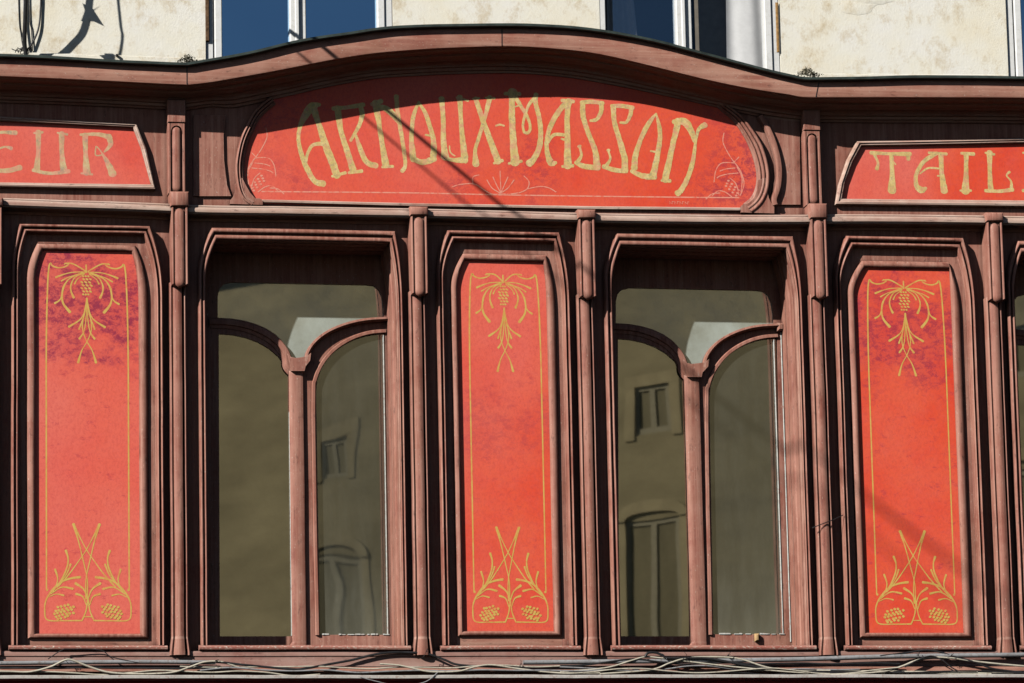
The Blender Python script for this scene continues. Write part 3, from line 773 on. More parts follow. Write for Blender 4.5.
for pi, d in enumerate(PANELS):
    zo = ZR(d['t'], d['cx'][0]+50, .05); zi = ZR(d['it'], d['cx'][0]+50, .02)
    zs = ZS((d['L']+d['R'])/2)
    xo = (XR(d['L'], .05), XR(d['R'], .05)); xi = (XR(d['il'], .02), XR(d['ir'], .02))
    t = thing('decorative_panel', ((xo[0]+xo[1])/2, 0, zs), d['label'], 'wall panel', 'red painted panels with gold pine ornament')
    pa = frame_path(xo[0], xo[1], zo, zs, W(d['cx'][0]-1, d['t'], .05)[0], W(d['cx'][1]+3, d['t'], .05)[0], .46)
    pb = frame_path(xi[0], xi[1], zi, zs, W(d['ic'][0]-1, d['it'], .02)[0], W(d['ic'][1]+2, d['it'], .02)[0], .36)
    cove = [(.475, .030), (.49, .016), (.53, .011), (.70, .009), (.95, .011)]
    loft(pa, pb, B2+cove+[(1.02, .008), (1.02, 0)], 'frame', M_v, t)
    # inner frame, closed, and flat backing between it and the sill
    xp = (XR(d['pl'], .035), XR(d['pr'], .035)); zp = ZR(d['pt'], d['gc'], .035)
    zbo = ZR(d['b']+1.5, d['gc'], .03); zbi = ZR(d['b']-3.5, d['gc'], .03)
    qa = frame_path(xi[0]+.001, xi[1]-.001, zi-.001, zbo, W(d['ic'][0], d['it'], .02)[0], W(d['ic'][1]+1, d['it'], .02)[0], .36)
    qb = frame_path(xp[0], xp[1], zp, zbi, W(d['pc'][0]-1, d['pt'], .035)[0], W(d['pc'][1]+2, d['pt'], .035)[0], .30)
    # the lower corners are mitred
    qa[0] = (qa[0][0]+.006, zbo); qa[-1] = (qa[-1][0]-.006, zbo)
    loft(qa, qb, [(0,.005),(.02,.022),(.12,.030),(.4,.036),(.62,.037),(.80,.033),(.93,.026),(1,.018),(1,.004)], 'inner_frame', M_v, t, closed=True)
    zf = ZR(640.5, d['gc'], .01)
    mb = MB(); mb.box(xi[0]+.002, xi[1]-.002, .002, .010, zs, zbo+.01, .002); mb.build('bottom_board', M_h, t)
    # painted board
    PRD = .010
    brd = [(x, z) for x, z in qb]
    mb = MB(); bo = [(x+(.006 if x > (xp[0]+xp[1])/2 else -.006), z+(.006 if z > zbi+.1 else -.006)) for x, z in brd]
    plate(bo, [], PRD, .006, '', None, mb=mb)
    red = mb.build('painted_board', redpaint('red_panel_paint_%d' % pi, d['seed'], stain=d['stain'][2], pink=.38 if pi < 2 else .2, band=d['stain'][:2]), t)
    # ---- gold ornament
    gx0, gx1 = XR(d['gl'][0], PRD), XR(d['gl'][1], PRD); gz1 = ZR(d['gt'], d['gc'], PRD); gz0 = ZR(d['gb'], d['gc'], PRD)
    xm = (gx0+gx1)/2; half = (gx1-gx0)/2
    U = half/189.0     # ornament units: 189 half-width
    VU = S/5.254
    lay = [PRD+.0003]
    def P_top(x, y, w_): return (xm+(x-262)*U, gz1-(y-98)*VU, w_*VU)
    def P_bot(x, y, w_): return (xm+(x-292)*U*.985, gz0+(560-y)*VU, w_*VU)
    def stroke(pts, mb, P, mirror=None, ws=None):
        k = len(pts)
        q = [P(a[0], a[1], (a[2] if len(a) > 2 else 7)) for a in pts]
        lay[0] += .00001; ribbon(q, mb, lay[0], scale=.86)
        if mirror is not None:
            q = [P(2*mirror-a[0], a[1], (a[2] if len(a) > 2 else 7)) for a in pts]
            lay[0] += .00001; ribbon(q, mb, lay[0], scale=.86)
    mb = MB()
    zline0 = P_bot(0, 400, 0)[1]
    # border lines with bowed top ends
    for s_ in (-1, 1):
        xe = xm+s_*half
        lay[0] += .00001
        ribbon([(xe+s_*.0, zline0, .0085), (xe, zline0+.5, .009), (xe, zline0+1.1, .009), (xe, gz1-.62, .009), (xe-s_*.003, gz1-.35, .010), (xe-s_*.010, gz1-.12, .010), (xe-s_*.018, gz1-.02, .010), (xe-s_*.028, gz1+.003, .011), (xe-s_*.04, gz1-.012, .010),
                (xe-s_*.075, gz1-.024, .009), (xe-s_*.115, gz1-.018, .009), (xe-s_*.14, gz1-.002, .009), (xe-s_*.125, gz1+.006, .008), (xe-s_*.115, gz1-.001, .007)], mb, lay[0])
        lay[0] += .00001
        ribbon([(xe-s_*.118, gz1+.002, .007), (xe-s_*.15, gz1+.006, .009), (xe-s_*.185, gz1-.004, .009), (xm+s_*.006, gz1-.045, .008)], mb, lay[0])
        lay[0] += .00001
        disc(xe-s_*.004, zline0-.004, .008, .008, lay[0], mb)
    mb.build('gold_border', M_gold2, red)
    mb = MB(); Mx = 261
    stroke([(255,138,7),(200,140,6),(160,150,7),(118,168,13)], mb, P_top, Mx)
    stroke([(246,140,6),(190,165,5),(152,215,6),(140,280,7),(113,304,13)], mb, P_top, Mx)
    stroke([(246,140,7),(180,175,7),(150,235,9),(150,300,12),(182,349,18)], mb, P_top, Mx)
    stroke([(250,145,6),(208,165,6),(188,205,9),(188,240,10),(200,273,15)], mb, P_top, Mx)
    stroke([(240,145,5),(180,165,5),(143,187,9)], mb, P_top, Mx)
    stroke([(250,148,5),(218,175,5),(205,200,10)], mb, P_top, Mx)
    stroke([(260,275,8),(254,330,7),(232,385,7),(178,426,14)], mb, P_top, Mx)
    stroke([(260,290,6),(250,360,6),(225,438,11)], mb, P_top, Mx)
    stroke([(261,290,6),(257,380,6),(247,450,7),(226,488,13)], mb, P_top, Mx)
    stroke([(259,290,6),(240,420,7),(255,490,6),(285,550,7),(302,612,15)], mb, P_top, Mx)
    stroke([(258,100,9),(258,140,10)], mb, P_top)
    mb.build('gold_spray', M_gold2, red)
    mb = MB()
    for r_ in range(7):
        yy = 160+r_*16; hw = 30*math.sqrt(max(.12, 1-((yy-208)/62)**2))
        for c_ in range(-1, 2):
            off = (6 if r_ % 2 else -6)
            xx = 259+c_*hw*.62+off*.5
            a = P_top(xx, yy, 1); lay[0] += .00001
            disc(a[0], a[1], hw*.33*VU, 4.9*VU, lay[0], mb, rot=math.radians(-34))
    mb.build('pine_cone', M_gold2, red)
    mb = MB(); Mb = 292
    stroke([(265,560,9),(180,561,7),(104,557,8),(92,510,8),(97,460,9),(122,412,12),(165,365,12),(212,345,12),(255,338,16)], mb, P_bot, Mb)
    stroke([(150,390,8),(200,330,8),(250,255,6),(284,200,6),(318,130,7),(347,66,17)], mb, P_bot, 286)
    stroke([(289,450,9),(289,350,6),(272,260,7),(248,150,8),(226,66,17)], mb, P_bot, 286)
    stroke([(128,412,8),(165,360,9),(195,290,10),(200,240,9),(190,202,15)], mb, P_bot, Mb)
    stroke([(138,400,6),(152,350,8),(140,298,13)], mb, P_bot, Mb)
    stroke([(150,385,6),(192,325,7),(212,272,12)], mb, P_bot, Mb)
    stroke([(120,425,6),(170,390,8),(222,398,14)], mb, P_bot, Mb)
    stroke([(112,440,5),(145,425,6),(180,432,11)], mb, P_bot, Mb)
    stroke([(290,445,7),(272,400,9),(235,370,17)], mb, P_bot, Mb)
    stroke([(284,480,6),(268,438,8),(237,424,15)], mb, P_bot, Mb)
    stroke([(292,440,9),(283,510,8),(264,560,9)], mb, P_bot, Mb)
    stroke([(276,541,6),(308,541,6)], mb, P_bot)
    mb.build('gold_spray', M_gold2, red)
    for s_ in (-1, 1):
        mb = MB()
        for r_ in range(5):
            for c_ in range(6):
                u = (c_-2.5)/2.9; v_ = (r_-2)/2.4
                if u*u+v_*v_ > 1.05: continue
                lx = 176-292+u*48+(r_ % 2)*8; ly = 515+v_*36-u*12+random.uniform(-2.5, 2.5); lx += random.uniform(-2.5, 2.5)
                a = P_bot(292-s_*-1*lx*-1*-1 if False else 292+(lx if s_ < 0 else -lx), ly, 1); lay[0] += .00001
                disc(a[0], a[1], 8.2*VU, 6.8*VU, lay[0], mb, rot=s_*.5)
        mb.build('pine_cone', M_gold2, red)
    # sill moulding
    za, zbq = ZR(645.5, d['gc'], .06), ZR(650.5, d['gc'], .06)
    x0, x1 = xo[0]-.018, xo[1]+.012
    loft([(x0, za), (x1, za)], [(x0, zbq), (x1, zbq)], [(-.1,0),(0,.062),(.15,.078),(.45,.084),(.8,.080),(1,.068),(1.05,.03),(1.05,0)], 'sill', M_sill, t, amp=.0022)

# ------------------------------------------------------------------ signs
# central sign
sign = thing('shop_sign', (0, 0, ZR(206, 500)), 'long arched red sign with gold letters ARNOUX-MASSON under the cornice', 'shop sign', 'red shop signs with gold lettering')
PS = .002
topE = [(261,118),(276,106),(291,97),(322,86.5),(368,80),(415,77),(507,75),(550,77.5),(592,83),(654,92.5),(700,103),(721,111)]
right_e = [(733,122),(745,139),(752,155),(756,172),(756,185),(751,197),(744,203),(741,206),(741,210)]
left_e = [(262,204),(262,199),(255,198),(249,193),(245,182),(244,165),(248,145),(254,130)]
ol = [W(x, y, PS) for x, y in topE+right_e+left_e]
# the board runs on under the mouldings
board_px = [(262,204),(258,200),(252,200),(245,193),(241,182),(240,165),(244,145),(250,130),(258,114),(280,92),(300,78),(400,62),(512,58),(620,66),(700,86),(722,106),(737,122),(749,139),(756,155),(760,172),(760,185),(755,199),(744,207),(741,211)]
mb = MB(); plate([W(x, y, .004) for x, y in board_px], [], .004, .003, '', None, mb=mb)
M_sign = redpaint('red_sign_paint', 3.3, stain=.8, pink=.35)
sb = mb.build('painted_board', M_sign, sign)
# side mouldings with three reeds
REED = [(0,0),(0,.034)]+bead(.02,.3,.034,.046)+bead(.34,.6,.030,.040)+bead(.64,.84,.022,.030)+[(.86,.018),(1,.012),(1,0)]
def side_mould(pts, wd_, flip):
    c = crom([W(x, y, .03) for x, y in pts], 6); pa = []; pb = []
    for i, q in enumerate(c):
        a = c[max(i-1, 0)]; b = c[min(i+1, len(c)-1)]; tx, tz = b[0]-a[0], b[1]-a[1]; L = math.hypot(tx, tz) or 1
        ww = wd_(i/(len(c)-1))*S; nx, nz = -tz/L, tx/L
        if flip: nx, nz = -nx, -nz
        pa.append((q[0]+nx*ww, q[1]+nz*ww)); pb.append(q)
    return loft(pa, pb, REED, 'frame', M_v, sign, step=.05, smooth=35)
side_mould([(716,104),(722,110.5),(735,122),(746,139),(753,155),(757,172),(756.5,185),(752,196),(744,203)], lambda t: 6+7*min(1, t*2.2)*(1 if t < .9 else 1), False)
side_mould([(276,104),(262,116),(254,130),(248,145),(244.5,165),(245.5,182),(249,193),(256,199)], lambda t: 9, True)
# scrolled feet
mb = MB()
plate([W(x, y, .03) for x, y in [(230,204),(230.5,200),(233,197),(235,192),(235,184),(242,178),(246,186),(250,193),(255,198.5),(259.5,198.5),(262,200),(262.5,202),(262.5,205)]], [], .036, .036, '', None, mb=mb)
mb.build('scroll_foot', M_v, sign)
mb = MB()
plate([W(x, y, .03) for x, y in [(741,212.5),(741,206),(743,204.5),(749,203),(754,198),(757,190),(758,180),(766,178),(767,190),(768.5,198),(771,203),(774,207),(774,213.5)]], [], .036, .036, '', None, mb=mb)
mb.build('scroll_foot', M_v, sign)
# thin bright lip under the board
loft([W(x, y, .02) for x, y in ((262,199.5),(420,203.2),(600,206.4),(741,207.6))], [W(x, y, .02) for x, y in ((262,202),(420,205.8),(600,209),(741,210.2))], [(0,0),(0,.018),(.3,.022),(1,.020),(1,0)], 'lip', M_edge, sign)
# lettering
LET = {}
bL = None
lp = [.0043]
def letter(origin, sc_px, strokes, parent, p0, mat=None):
    mb = MB()
    for s_ in strokes:
        lp[0] = lp[0]+.00001 if lp[0] < .0052 else .0043
        q = []
        for a in s_:
            X, Z = W(origin[0]+a[0]/sc_px, origin[1]+a[1]/sc_px, p0); q.append((X, Z, a[2]/sc_px*S))
        ribbon(q, mb, p0+lp[0]-.004, rag=.09, scale=.92)
    return mb.build('letter', M_gold3 if parent is bL else M_gold, parent)
s = 5.69
O1, O2, O3, O4 = (290,80), (400,80), (500,80), (600,80)
letter(O1, s, [[(168,140,22),(125,150,48),(88,200,46),(58,262,28),(48,340,24),(68,430,30),(100,510,34),(140,575,34),(190,590,42)],[(130,150,50),(150,210,38),(170,270,36),(205,375,44),(245,480,48),(268,545,46)],[(240,548,16),(315,528,22)],[(92,470,14),(100,420,20),(130,370,22),(190,362,30)]], sb, .004)
letter(O1, s, [[(270,160,44),(290,290,34),(330,420,38),(358,510,44)],[(245,162,26),(330,155,26),(418,140,28)],[(402,150,32),(410,200,30),(390,265,24),(345,345,18)],[(375,315,16),(398,385,30),(435,465,34),(490,488,36)],[(335,528,18),(408,518,24)]], sb, .004)
letter(O1, s, [[(488,130,50),(505,240,32),(525,370,34),(545,485,46)],[(465,138,24),(520,120,30)],[(488,150,30),(545,162,38),(595,205,40),(630,262,18)],[(605,92,30),(612,180,26),(632,300,26),(652,430,24),(655,490,24),(638,518,28)],[(525,495,16),(585,492,20)]], sb, .004)
letter(O2, s, [[(108,125,16),(78,200,26),(65,320,28),(72,420,40),(75,455,36)],[(104,128,16),(140,180,26),(175,280,30),(192,360,34),(190,430,42)],[(68,445,30),(130,468,36),(195,448,40)],[(145,312,12),(182,318,14)]], sb, .004)
letter(O2, s, [[(236,105,36),(245,220,30),(248,350,36),(258,440,50)],[(240,438,24),(300,455,26),(372,455,44)],[(340,98,40),(345,200,28),(355,330,34),(368,440,46)],[(322,100,14),(388,118,14)],[(282,375,8),(286,410,9),(312,432,9)]], sb, .004)
letter(O2, s, [[(430,105,30),(470,225,34),(512,340,36),(558,465,44)],[(512,98,32),(482,215,24),(448,330,24),(428,400,24),(432,480,44)],[(488,102,14),(538,104,16)],[(415,108,14),(450,104,14)],[(535,474,16),(582,458,22)]], sb, .004)
letter(O2, s, [[(546,260,12),(568,254,13),(592,260,12)]], sb, .004)
letter(O3, s, [[(72,68,62),(68,110,40),(68,220,40),(75,340,42),(85,470,60)],[(28,78,22),(112,80,26)],[(88,100,30),(120,150,24),(158,215,20),(172,270,18),(160,300,20),(138,298,18)],[(138,298,18),(130,260,16),(142,200,18),(165,140,20),(200,98,26)],[(205,82,30),(202,130,30),(222,210,30),(232,300,32),(222,385,36),(195,445,36),(165,475,46)],[(88,152,10),(118,142,12)],[(50,475,16),(122,462,20)]], sb, .004)
letter(O3, s, [[(352,116,22),(418,122,24)],[(390,118,36),(345,165,34),(295,245,32),(268,330,28),(268,410,30),(290,470,44),(318,470,20)],[(392,118,40),(382,200,34),(384,340,36),(384,490,52)],[(355,492,18),(415,488,22)],[(276,355,14),(305,312,22),(362,312,22)],[(350,335,14),(385,345,16)]], sb, .004)
letter(O3, s, [[(462,128,24),(520,124,28),(585,132,26)],[(575,132,30),(576,175,28),(552,222,24),(514,232,16)],[(470,130,34),(474,210,34),(502,300,32),(540,400,36),(552,490,46)],[(432,470,28),(480,492,34),(560,500,34)],[(440,470,28),(462,430,18),(455,388,16),(452,378,28)]], sb, .004)
letter(O4, s, [[(66,148,24),(125,148,28),(188,158,26)],[(178,155,30),(172,200,26),(150,240,20),(116,242,16)],[(75,150,34),(82,240,32),(108,330,34),(138,440,42),(142,515,42)],[(20,492,28),(80,512,30),(150,520,26)],[(35,490,26),(58,450,16),(50,412,14),(48,400,26)]], sb, .004)
letter(O4, s, [[(320,190,10),(275,250,30),(230,340,30),(200,440,36),(196,500,44)],[(318,190,10),(338,270,28),(340,340,30),(325,440,34),(302,540,44)],[(180,518,26),(240,545,36),(312,552,36)],[(288,404,12),(320,410,14)]], sb, .004)
letter(O4, s, [[(445,232,46),(425,320,36),(398,440,38),(370,570,44)],[(418,238,28),(480,238,50),(518,290,40),(536,350,20)],[(598,256,38),(562,280,24),(544,350,18),(530,450,28),(502,550,32),(462,625,34),(440,645,40)],[(350,572,16),(398,574,24)]], sb, .004)
# pale border line and corner sprays
mb = MB()
ll = [.0043]
def pl(pts, P_=.004):
    ll[0] = ll[0]+.00001 if ll[0] < .0056 else .0043
    ribbon([(*W(a[0], a[1], P_), (a[2] if len(a) > 2 else 1.0)*S*1.25) for a in pts], mb, ll[0])
pl([(262,191.5),(350,192.2),(420,193),(500,194.8),(600,196.3),(690,197.3),(739,197.6)])
for fx, cx, cy, sx in ((1, 738, 197, 1), (-1, 252, 192, -1)):
    def q(x, y): return (cx+sx*(x-738), cy+(y-197))
    for st in ([(724,133),(723,142),(728,153),(734,162)],[(734,162),(739,157)],[(735,163),(722,163),(716,170),(714,182)],[(735,168),(726,169),(720,171)],[(738,173),(728,174),(720,176),(717,178)],
               [(735,163),(741,172),(744,184),(740,196)],[(737,167),(742,178),(741,192)],[(730,178),(736,184),(739,195)],[(712,196),(718,191),(725,192),(732,197)],[(706,199),(712,194),(720,193)]):
        pl([(*q(*a), .8) for a in st])
    for r_ in range(4):
        for c_ in range(3):
            x, y = q(726+r_*3.4+c_*1.2, 183+r_*3.2-c_*2.6+3); X, Z = W(x, y, .004); ll[0] += .00001; disc(X, Z, .009, .007, ll[0]+.0001, mb)
for st in ([(452,187),(460,184.5),(474,184),(484,190)],[(473,184),(473,177),(479,175)],[(500,171),(500.5,182),(501,193)],[(487,180),(492,188),(500,193)],[(514,180),(508,188),(501,193)],[(493,177),(497,186),(501,193)],[(508,177),(504,186),(501,193)],
           [(524,176),(529,182),(527,189),(519,193)],[(527,189),(540,186.5),(549,188),(556,192)],[(484,190),(492,194),(501,194)],[(518,193),(510,194),(501,194)]): pl([(*a, .8) for a in st])
mb.build('pale_line_ornament', M_pale, sb)
# faint painter's name, too worn to read: tiny dabs
mb = MB(); 
for i in range(8):
    x = 669.5+i*2.6
    for (a, b) in (((x, 201.2+i*.06), (x, 204+i*.06)), ((x, 201.4+i*.06), (x+1.6, (201.6 if i % 2 else 203.6)+i*.06))):
        ll[0] += .00001; ribbon([(*W(*a, .004), .5*S), (*W((a[0]+b[0])/2, (a[1]+b[1])/2, .004), .5*S), (*W(*b, .004), .5*S)], mb, ll[0]+.0001)
mb.build('signature', M_pale, sb)

def side_sign(name_label, frame_px, red_px, letters, seed, openside, bott):
    sg = thing('shop_sign', (W(*red_px[0], 0)[0], 0, W(*red_px[0], 0)[1]), name_label, 'shop sign', 'red shop signs with gold lettering')
    pa = [W(x, y, .035) for x, y in frame_px]; pb = [W(x, y, .03) for x, y in red_px]
    loft(pa, pb, [(0,0),(0,.030),(.12,.038),(.4,.042),(.55,.036),(.62,.034),(.8,.034),(.95,.028),(1,.018),(1,.004)], 'frame', M_edge, sg)
    mb = MB(); plate([W(x, y, .008) for x, y in bott], [], .008, .008, '', None, mb=mb)
    b = mb.build('painted_board', redpaint('red_side_sign_paint_%d' % seed, seed, stain=.15, pink=.9), sg)
    return sg, b
sgL, bL = side_sign('red side sign at left, its gold letters ending in EUR',
    [(-260,111),(-120,113),(0,116.5),(136.5,124),(146,148),(155.5,189.5),(0,186.5),(-260,182)],
    [(-260,116),(-120,118),(0,121),(133,127.5),(141,148),(151,184),(0,182),(-260,177.5)], None, 4, 'l',
    [(-260,112),(0,117),(135,124),(147,148),(153,187),(0,185),(-260,181)])
sgR, bR = side_sign('red side sign at right, its gold letters beginning TAIL',
    [(1330,224),(1180,212),(1024,206.5),(835.5,204.5),(839,185),(847,160),(857,141),(1024,138),(1330,144)],
    [(1330,218),(1180,206),(1024,200),(842.5,198.5),(846,180),(853,162),(862,146),(1024,143),(1330,149)], None, 6, 'r',
    [(1330,221),(1180,209),(1024,203),(839,201.5),(842,183),(850,161),(860,143),(1024,140),(1330,146)])
s = 6.4; O = (0, 110)
lp[0] = .0043
letter(O, s, [[(-50,150,24),(20,142,22),(100,146,34)],[(-38,150,38),(-38,270,30),(-38,385,48)],[(-30,258,14),(30,236,14),(72,246,28)],[(-40,388,30),(50,388,34),(130,368,38)]], bL, .008)
letter(O, s, [[(245,140,40),(245,260,30),(236,380,46)],[(218,148,14),(272,142,18)],[(395,150,40),(395,270,32),(408,385,50)],[(368,146,14),(430,156,18)],[(212,385,26),(320,405,24),(440,392,30)]], bL, .008)
letter(O, s, [[(545,160,42),(548,280,32),(555,400,56)],[(515,158,18),(620,155,26),(695,172,38)],[(695,168,44),(708,220,34),(668,268,12)],[(615,232,8),(612,288,10),(655,282,10),(622,236,8)],[(655,280,14),(690,340,36),(722,410,54)],[(520,405,14),(590,412,16)]], bL, .008)
s = 6.24; O = (860, 130)
letter(O, s, [[(68,142,28),(190,148,24),(312,150,32)],[(88,150,24),(112,205,18),(105,242,28)],[(300,152,30),(302,182,30)],[(195,150,30),(200,260,34),(200,378,62)],[(210,200,12),(222,215,12)]], bR, .008)
letter(O, s, [[(430,142,20),(540,150,22)],[(480,145,28),(400,195,30),(352,275,28),(352,345,34),(382,374,50),(412,362,20)],[(505,150,38),(510,270,34),(526,380,54)],[(375,272,10),(425,238,14),(490,240,14)],[(484,285,12),(500,288,12)]], bR, .008)
letter(O, s, [[(632,145,20),(710,150,26)],[(662,150,38),(662,260,32),(658,382,62)],[(625,378,14),(692,378,18)]], bR, .008)
letter(O, s, [[(808,140,44),(810,260,30),(815,372,42)],[(782,142,14),(838,152,18)],[(782,378,24),(870,382,24),(952,372,30)],[(945,370,28),(942,320,14),(915,285,12),(932,262,20)]], bR, .008)
letter(O, s, [[(1043,140,44),(1045,260,30),(1050,372,42)],[(1017,142,14),(1073,152,18)],[(1017,378,24),(1105,382,24),(1187,372,30)],[(1180,370,28),(1177,320,14),(1150,285,12),(1167,262,20)]], bR, .008)
letter(O, s, [[(1285,140,44),(1285,260,34),(1285,378,46)],[(1285,142,20),(1400,146,28)],[(1290,260,14),(1380,248,20)],[(1285,385,28),(1410,372,32)]], bR, .008)

# ------------------------------------------------------------------ shop windows
PG = -.345
def arch_l(xo, yo, xi, yi, n=8):
    """quarter-ellipse from the outer spring point (xo, yo) to the mullion (xi, yi)"""
    return [(xo+(xi-xo)*math.sin(math.pi/2*i/n), yi+(yo-yi)*math.cos(math.pi/2*i/n)) for i in range(n+1)]
WD = [
 dict(x0=217.5, x1=383.5, yt=282.5, yt2=285, ysl=318, ysr=318.5, nx=(287,307), ny=355.5, L0=218.5, L1=290, la=(334,384), R0=315.8, R1=384.6, ra=(332.5,392), yb=(636.5,635), m=(290.3,304.6), lab='left shop window with a Y shaped arched transom, its panes plain olive'),
 dict(x0=615.5, x1=773, yt=288, yt2=290.5, ysl=323.5, ysr=325, nx=(683,705), ny=361.5, L0=617.5, L1=686.4, la=(339,389), R0=709, R1=776.5, ra=(337,398), yb=(636.5,634.5), m=(686.8,701.6), lab='right shop window with a Y shaped arched transom, mirroring an arched window'),
]
zd0 = ZR(634, 500, PG)
M_tr = glass('dusty_transom_glass', .46, .42, (.80,.80,.74), (.72,.80,.74), (3,3,3), (1.0,.95,.78), .04)
M_lf = glass('left_leaf_glass', .35, .012, (.80,.80,.74), (.5,.5,.42), (5,5,5), (1.0,.93,.74), .04)
M_rf = glass('right_leaf_glass', .21, .055, (.80,.80,.74), (.62,.62,.50), (9,9,1.6), (1.0,.95,.78), .12, rot=.42, dz=(zd0, zd0+.5, 2.6))
def build_window(wd, d, dX, label, rt):
    def G(x, y, p=PG): a = W(x, y, p); return (a[0]+dX, a[1])
    zb_ = wd['zb']
    xc = (wd['oX'][0]+wd['oX'][1])/2
    t = thing('shop_window', (xc, 0, zb_), label, 'window', 'tall shop windows with Y shaped transoms')
    prof = [(0,0),(0,.040),(.03,.046)]+bead(.04,.46,.046,.064)+[(.48,.046),(.52,.040),(.56,.040),(.60,.046)]+bead(.60,.97,.046,.058)+[(1.0,.046),(1.0,0)]
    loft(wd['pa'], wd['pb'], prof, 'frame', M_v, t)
    # reveal running back to the sash
    pb = wd['pb']; v = []; f = []
    path = densify(pb, .08)
    RV = [(.05,0),(.0,0),(-.016,0),(-.018,-.010),(-.034,-.010),(-.036,0),(-.11,0),(-.118,.008),(-.20,.008),(-.202,-.002),(-.222,-.002),(-.224,.008),(-.29,.008),(PG-.02,.008)]
    m_ = len(RV); cxm = (pb[0][0]+pb[-1][0])/2; zt_m = max(q[1] for q in pb)
    for x, z in path:
        sx_ = 1 if x < cxm else -1; hz_ = 1 if z > zt_m-.02 else 0
        for p, ins in RV:
            a_, b_ = wob(x, z, .0016); v.append((x+sx_*ins*(1-hz_)+(a_ if p < .04 else 0), -p, z-ins*hz_))
    for i in range(len(path)-1):
        for k in range(m_-1): f.append((i*m_+k, (i+1)*m_+k, (i+1)*m_+k+1, i*m_+k+1))
    mesh_obj('reveal', v, f, M_v, t, 35)
    # shadowed cove under the head
    hx0, hx1 = pb[8][0], pb[9][0]; hz = pb[8][1]
    zc = G(300, d['yt'])[1]
    vv = []; ff = []
    cprof = [(.02+.07*(1-math.cos(math.pi/2*i/6)), -.15-.20*math.sin(math.pi/2*i/6)) for i in range(7)]
    # sash plate with three openings
    xs0, xs1 = pb[0][0]-.002, pb[-1][0]+.002
    trans = [(d['x0'], d['ysl']), (d['x0'], d['yt']+14), (d['x0']+1.5, d['yt']+7), (d['x0']+6, d['yt']+2), (d['x0']+14, d['yt']), (d['x1']-18, d['yt2']), (d['x1']-10, d['yt2']+1), (d['x1']-5, d['yt2']+5), (d['x1']-2, d['yt2']+12), (d['x1'], d['yt2']+24), (d['x1'], d['ysr'])]
    trans += arch_l(d['x1'], d['ysr'], d['nx'][1], d['ny']+3)[1:]
    trans += [(d['nx'][0]+14, d['ny']+5), (d['nx'][0]+6, d['ny']+5)]
    trans += list(reversed(arch_l(d['x0'], d['ysl'], d['nx'][0], d['ny'])))[:-1]
    dl = (d['L1']-d['L0'])
    k_ = .9
    yB = d['yb'][0]
    Lh = [(d['L0'], d['la'][0])]+arch_l(d['L0'], d['la'][0], d['L1'], d['la'][1])[1:]
    Lh = Lh+[(d['L1']+3.4, yB), (d['L0']+1.2, yB)]
    yB = d['yb'][1]
    Rh = arch_l(d['R1'], d['ra'][0], d['R0'], d['ra'][1])+[(d['R0']+3.8, yB), (d['R1']+5.0, yB)]
    hs = [[G(x, y) for x, y in q] for q in (trans, Lh, Rh)]
    zh = hz+.02; zl = zb_-.01
    outer = [(xs0, zl), (xs1, zl), (xs1, zh), (xs0, zh)]
    mb = MB(); plate(outer, hs, PG+.012, .03, '', None, mb=mb); sash = mb.build('sash', M_v, t)
    if label.startswith('left'): sash['label'] = 'sash whose left half stays in deep shadow'
    # arched transom bars, mullion, node
    def path3(pts, wp, pr, name, par, mat=M_v, p=PG+.03):
        c = crom([G(x, y, p) for x, y in pts], 5); pa_ = []; pb_ = []
        for i, q in enumerate(c):
            a = c[max(i-1, 0)]; b = c[min(i+1, len(c)-1)]; tx, tz = b[0]-a[0], b[1]-a[1]; L = math.hypot(tx, tz) or 1; ww = wp*S*.5
            pa_.append((q[0]-tz/L*ww, q[1]+tx/L*ww)); pb_.append((q[0]+tz/L*ww, q[1]-tx/L*ww))
        return loft(pa_, pb_, pr, name, mat, par, step=.04)
    base = PG+.012
    pr = [(0,base),(0,base+.028),(.08,base+.036),(.40,base+.040),(.62,base+.036),(.68,base+.020),(1,base+.012),(1,base)]
    la = [(x, (y+yy)/2-1) for (x, y), (_, yy) in zip(arch_l(d['x0'], d['ysl'], d['nx'][0]+1, d['ny']+1), arch_l(d['x0'], d['la'][0]-4, d['nx'][0]+1, d['la'][1]-6))]
    la = [(d['x0']-8, la[0][1])]+la
    la += [(d['m'][0]+5, la[-1][1]+8)]
    path3(la, 10, [(a_, base+(b_-base)*.66) for a_, b_ in pr], 'transom_arch', t)
    pr2 = [(0,base),(0,base+.036),(.08,base+.042),(.55,base+.044),(.7,base+.036),(.9,base+.03),(1,base+.022),(1,base)]
    ra_ = arch_l(d['x1']+1, d['ysr']+3.5, d['nx'][1]-1, d['ny']+9)
    ra_ = [(d['x1']+6, ra_[0][1]-.5)]+ra_
    path3([(x, y-2.4) for x, y in ra_], 4.2, [(1-a, base+(b-base)*1.15) for a, b in reversed(pr2)], 'transom_arch', t)
    lf = arch_l(d['R1']+1.5, d['ra'][0]-1.6, d['R0']-2, d['ra'][1])+[(d['R0']-1.5, 470), (d['R0']+1.8, d['yb'][1])]
    path3(lf, 4.0, [(0,base),(0,base+.012),(.15,base+.017),(.8,base+.017),(1,base+.010),(1,base)], 'leaf_frame', t)
    x0m, x1m = G(d['m'][0], 433, PG+.05)[0], G(d['m'][1], 433, PG+.05)[0]; xm = (x0m+x1m)/2; hw = (x1m-x0m)/2
    zmt = G(300, d['ny']+9)[1]; zmb = zb_
    mp = [(-hw,base-.01),(-hw,base+.024),(-hw+.006,base+.034),(-hw*.5,base+.044),(0,base+.047),(hw*.6,base+.044),(hw-.004,base+.036),(hw,base+.026),(hw,base-.01)]
    mp = [(a, base+(b-base)*.62 if b > base else b) for a, b in mp]
    vprism(xm, mp, zmb+.06, zmt, 'mullion', M_v, t)
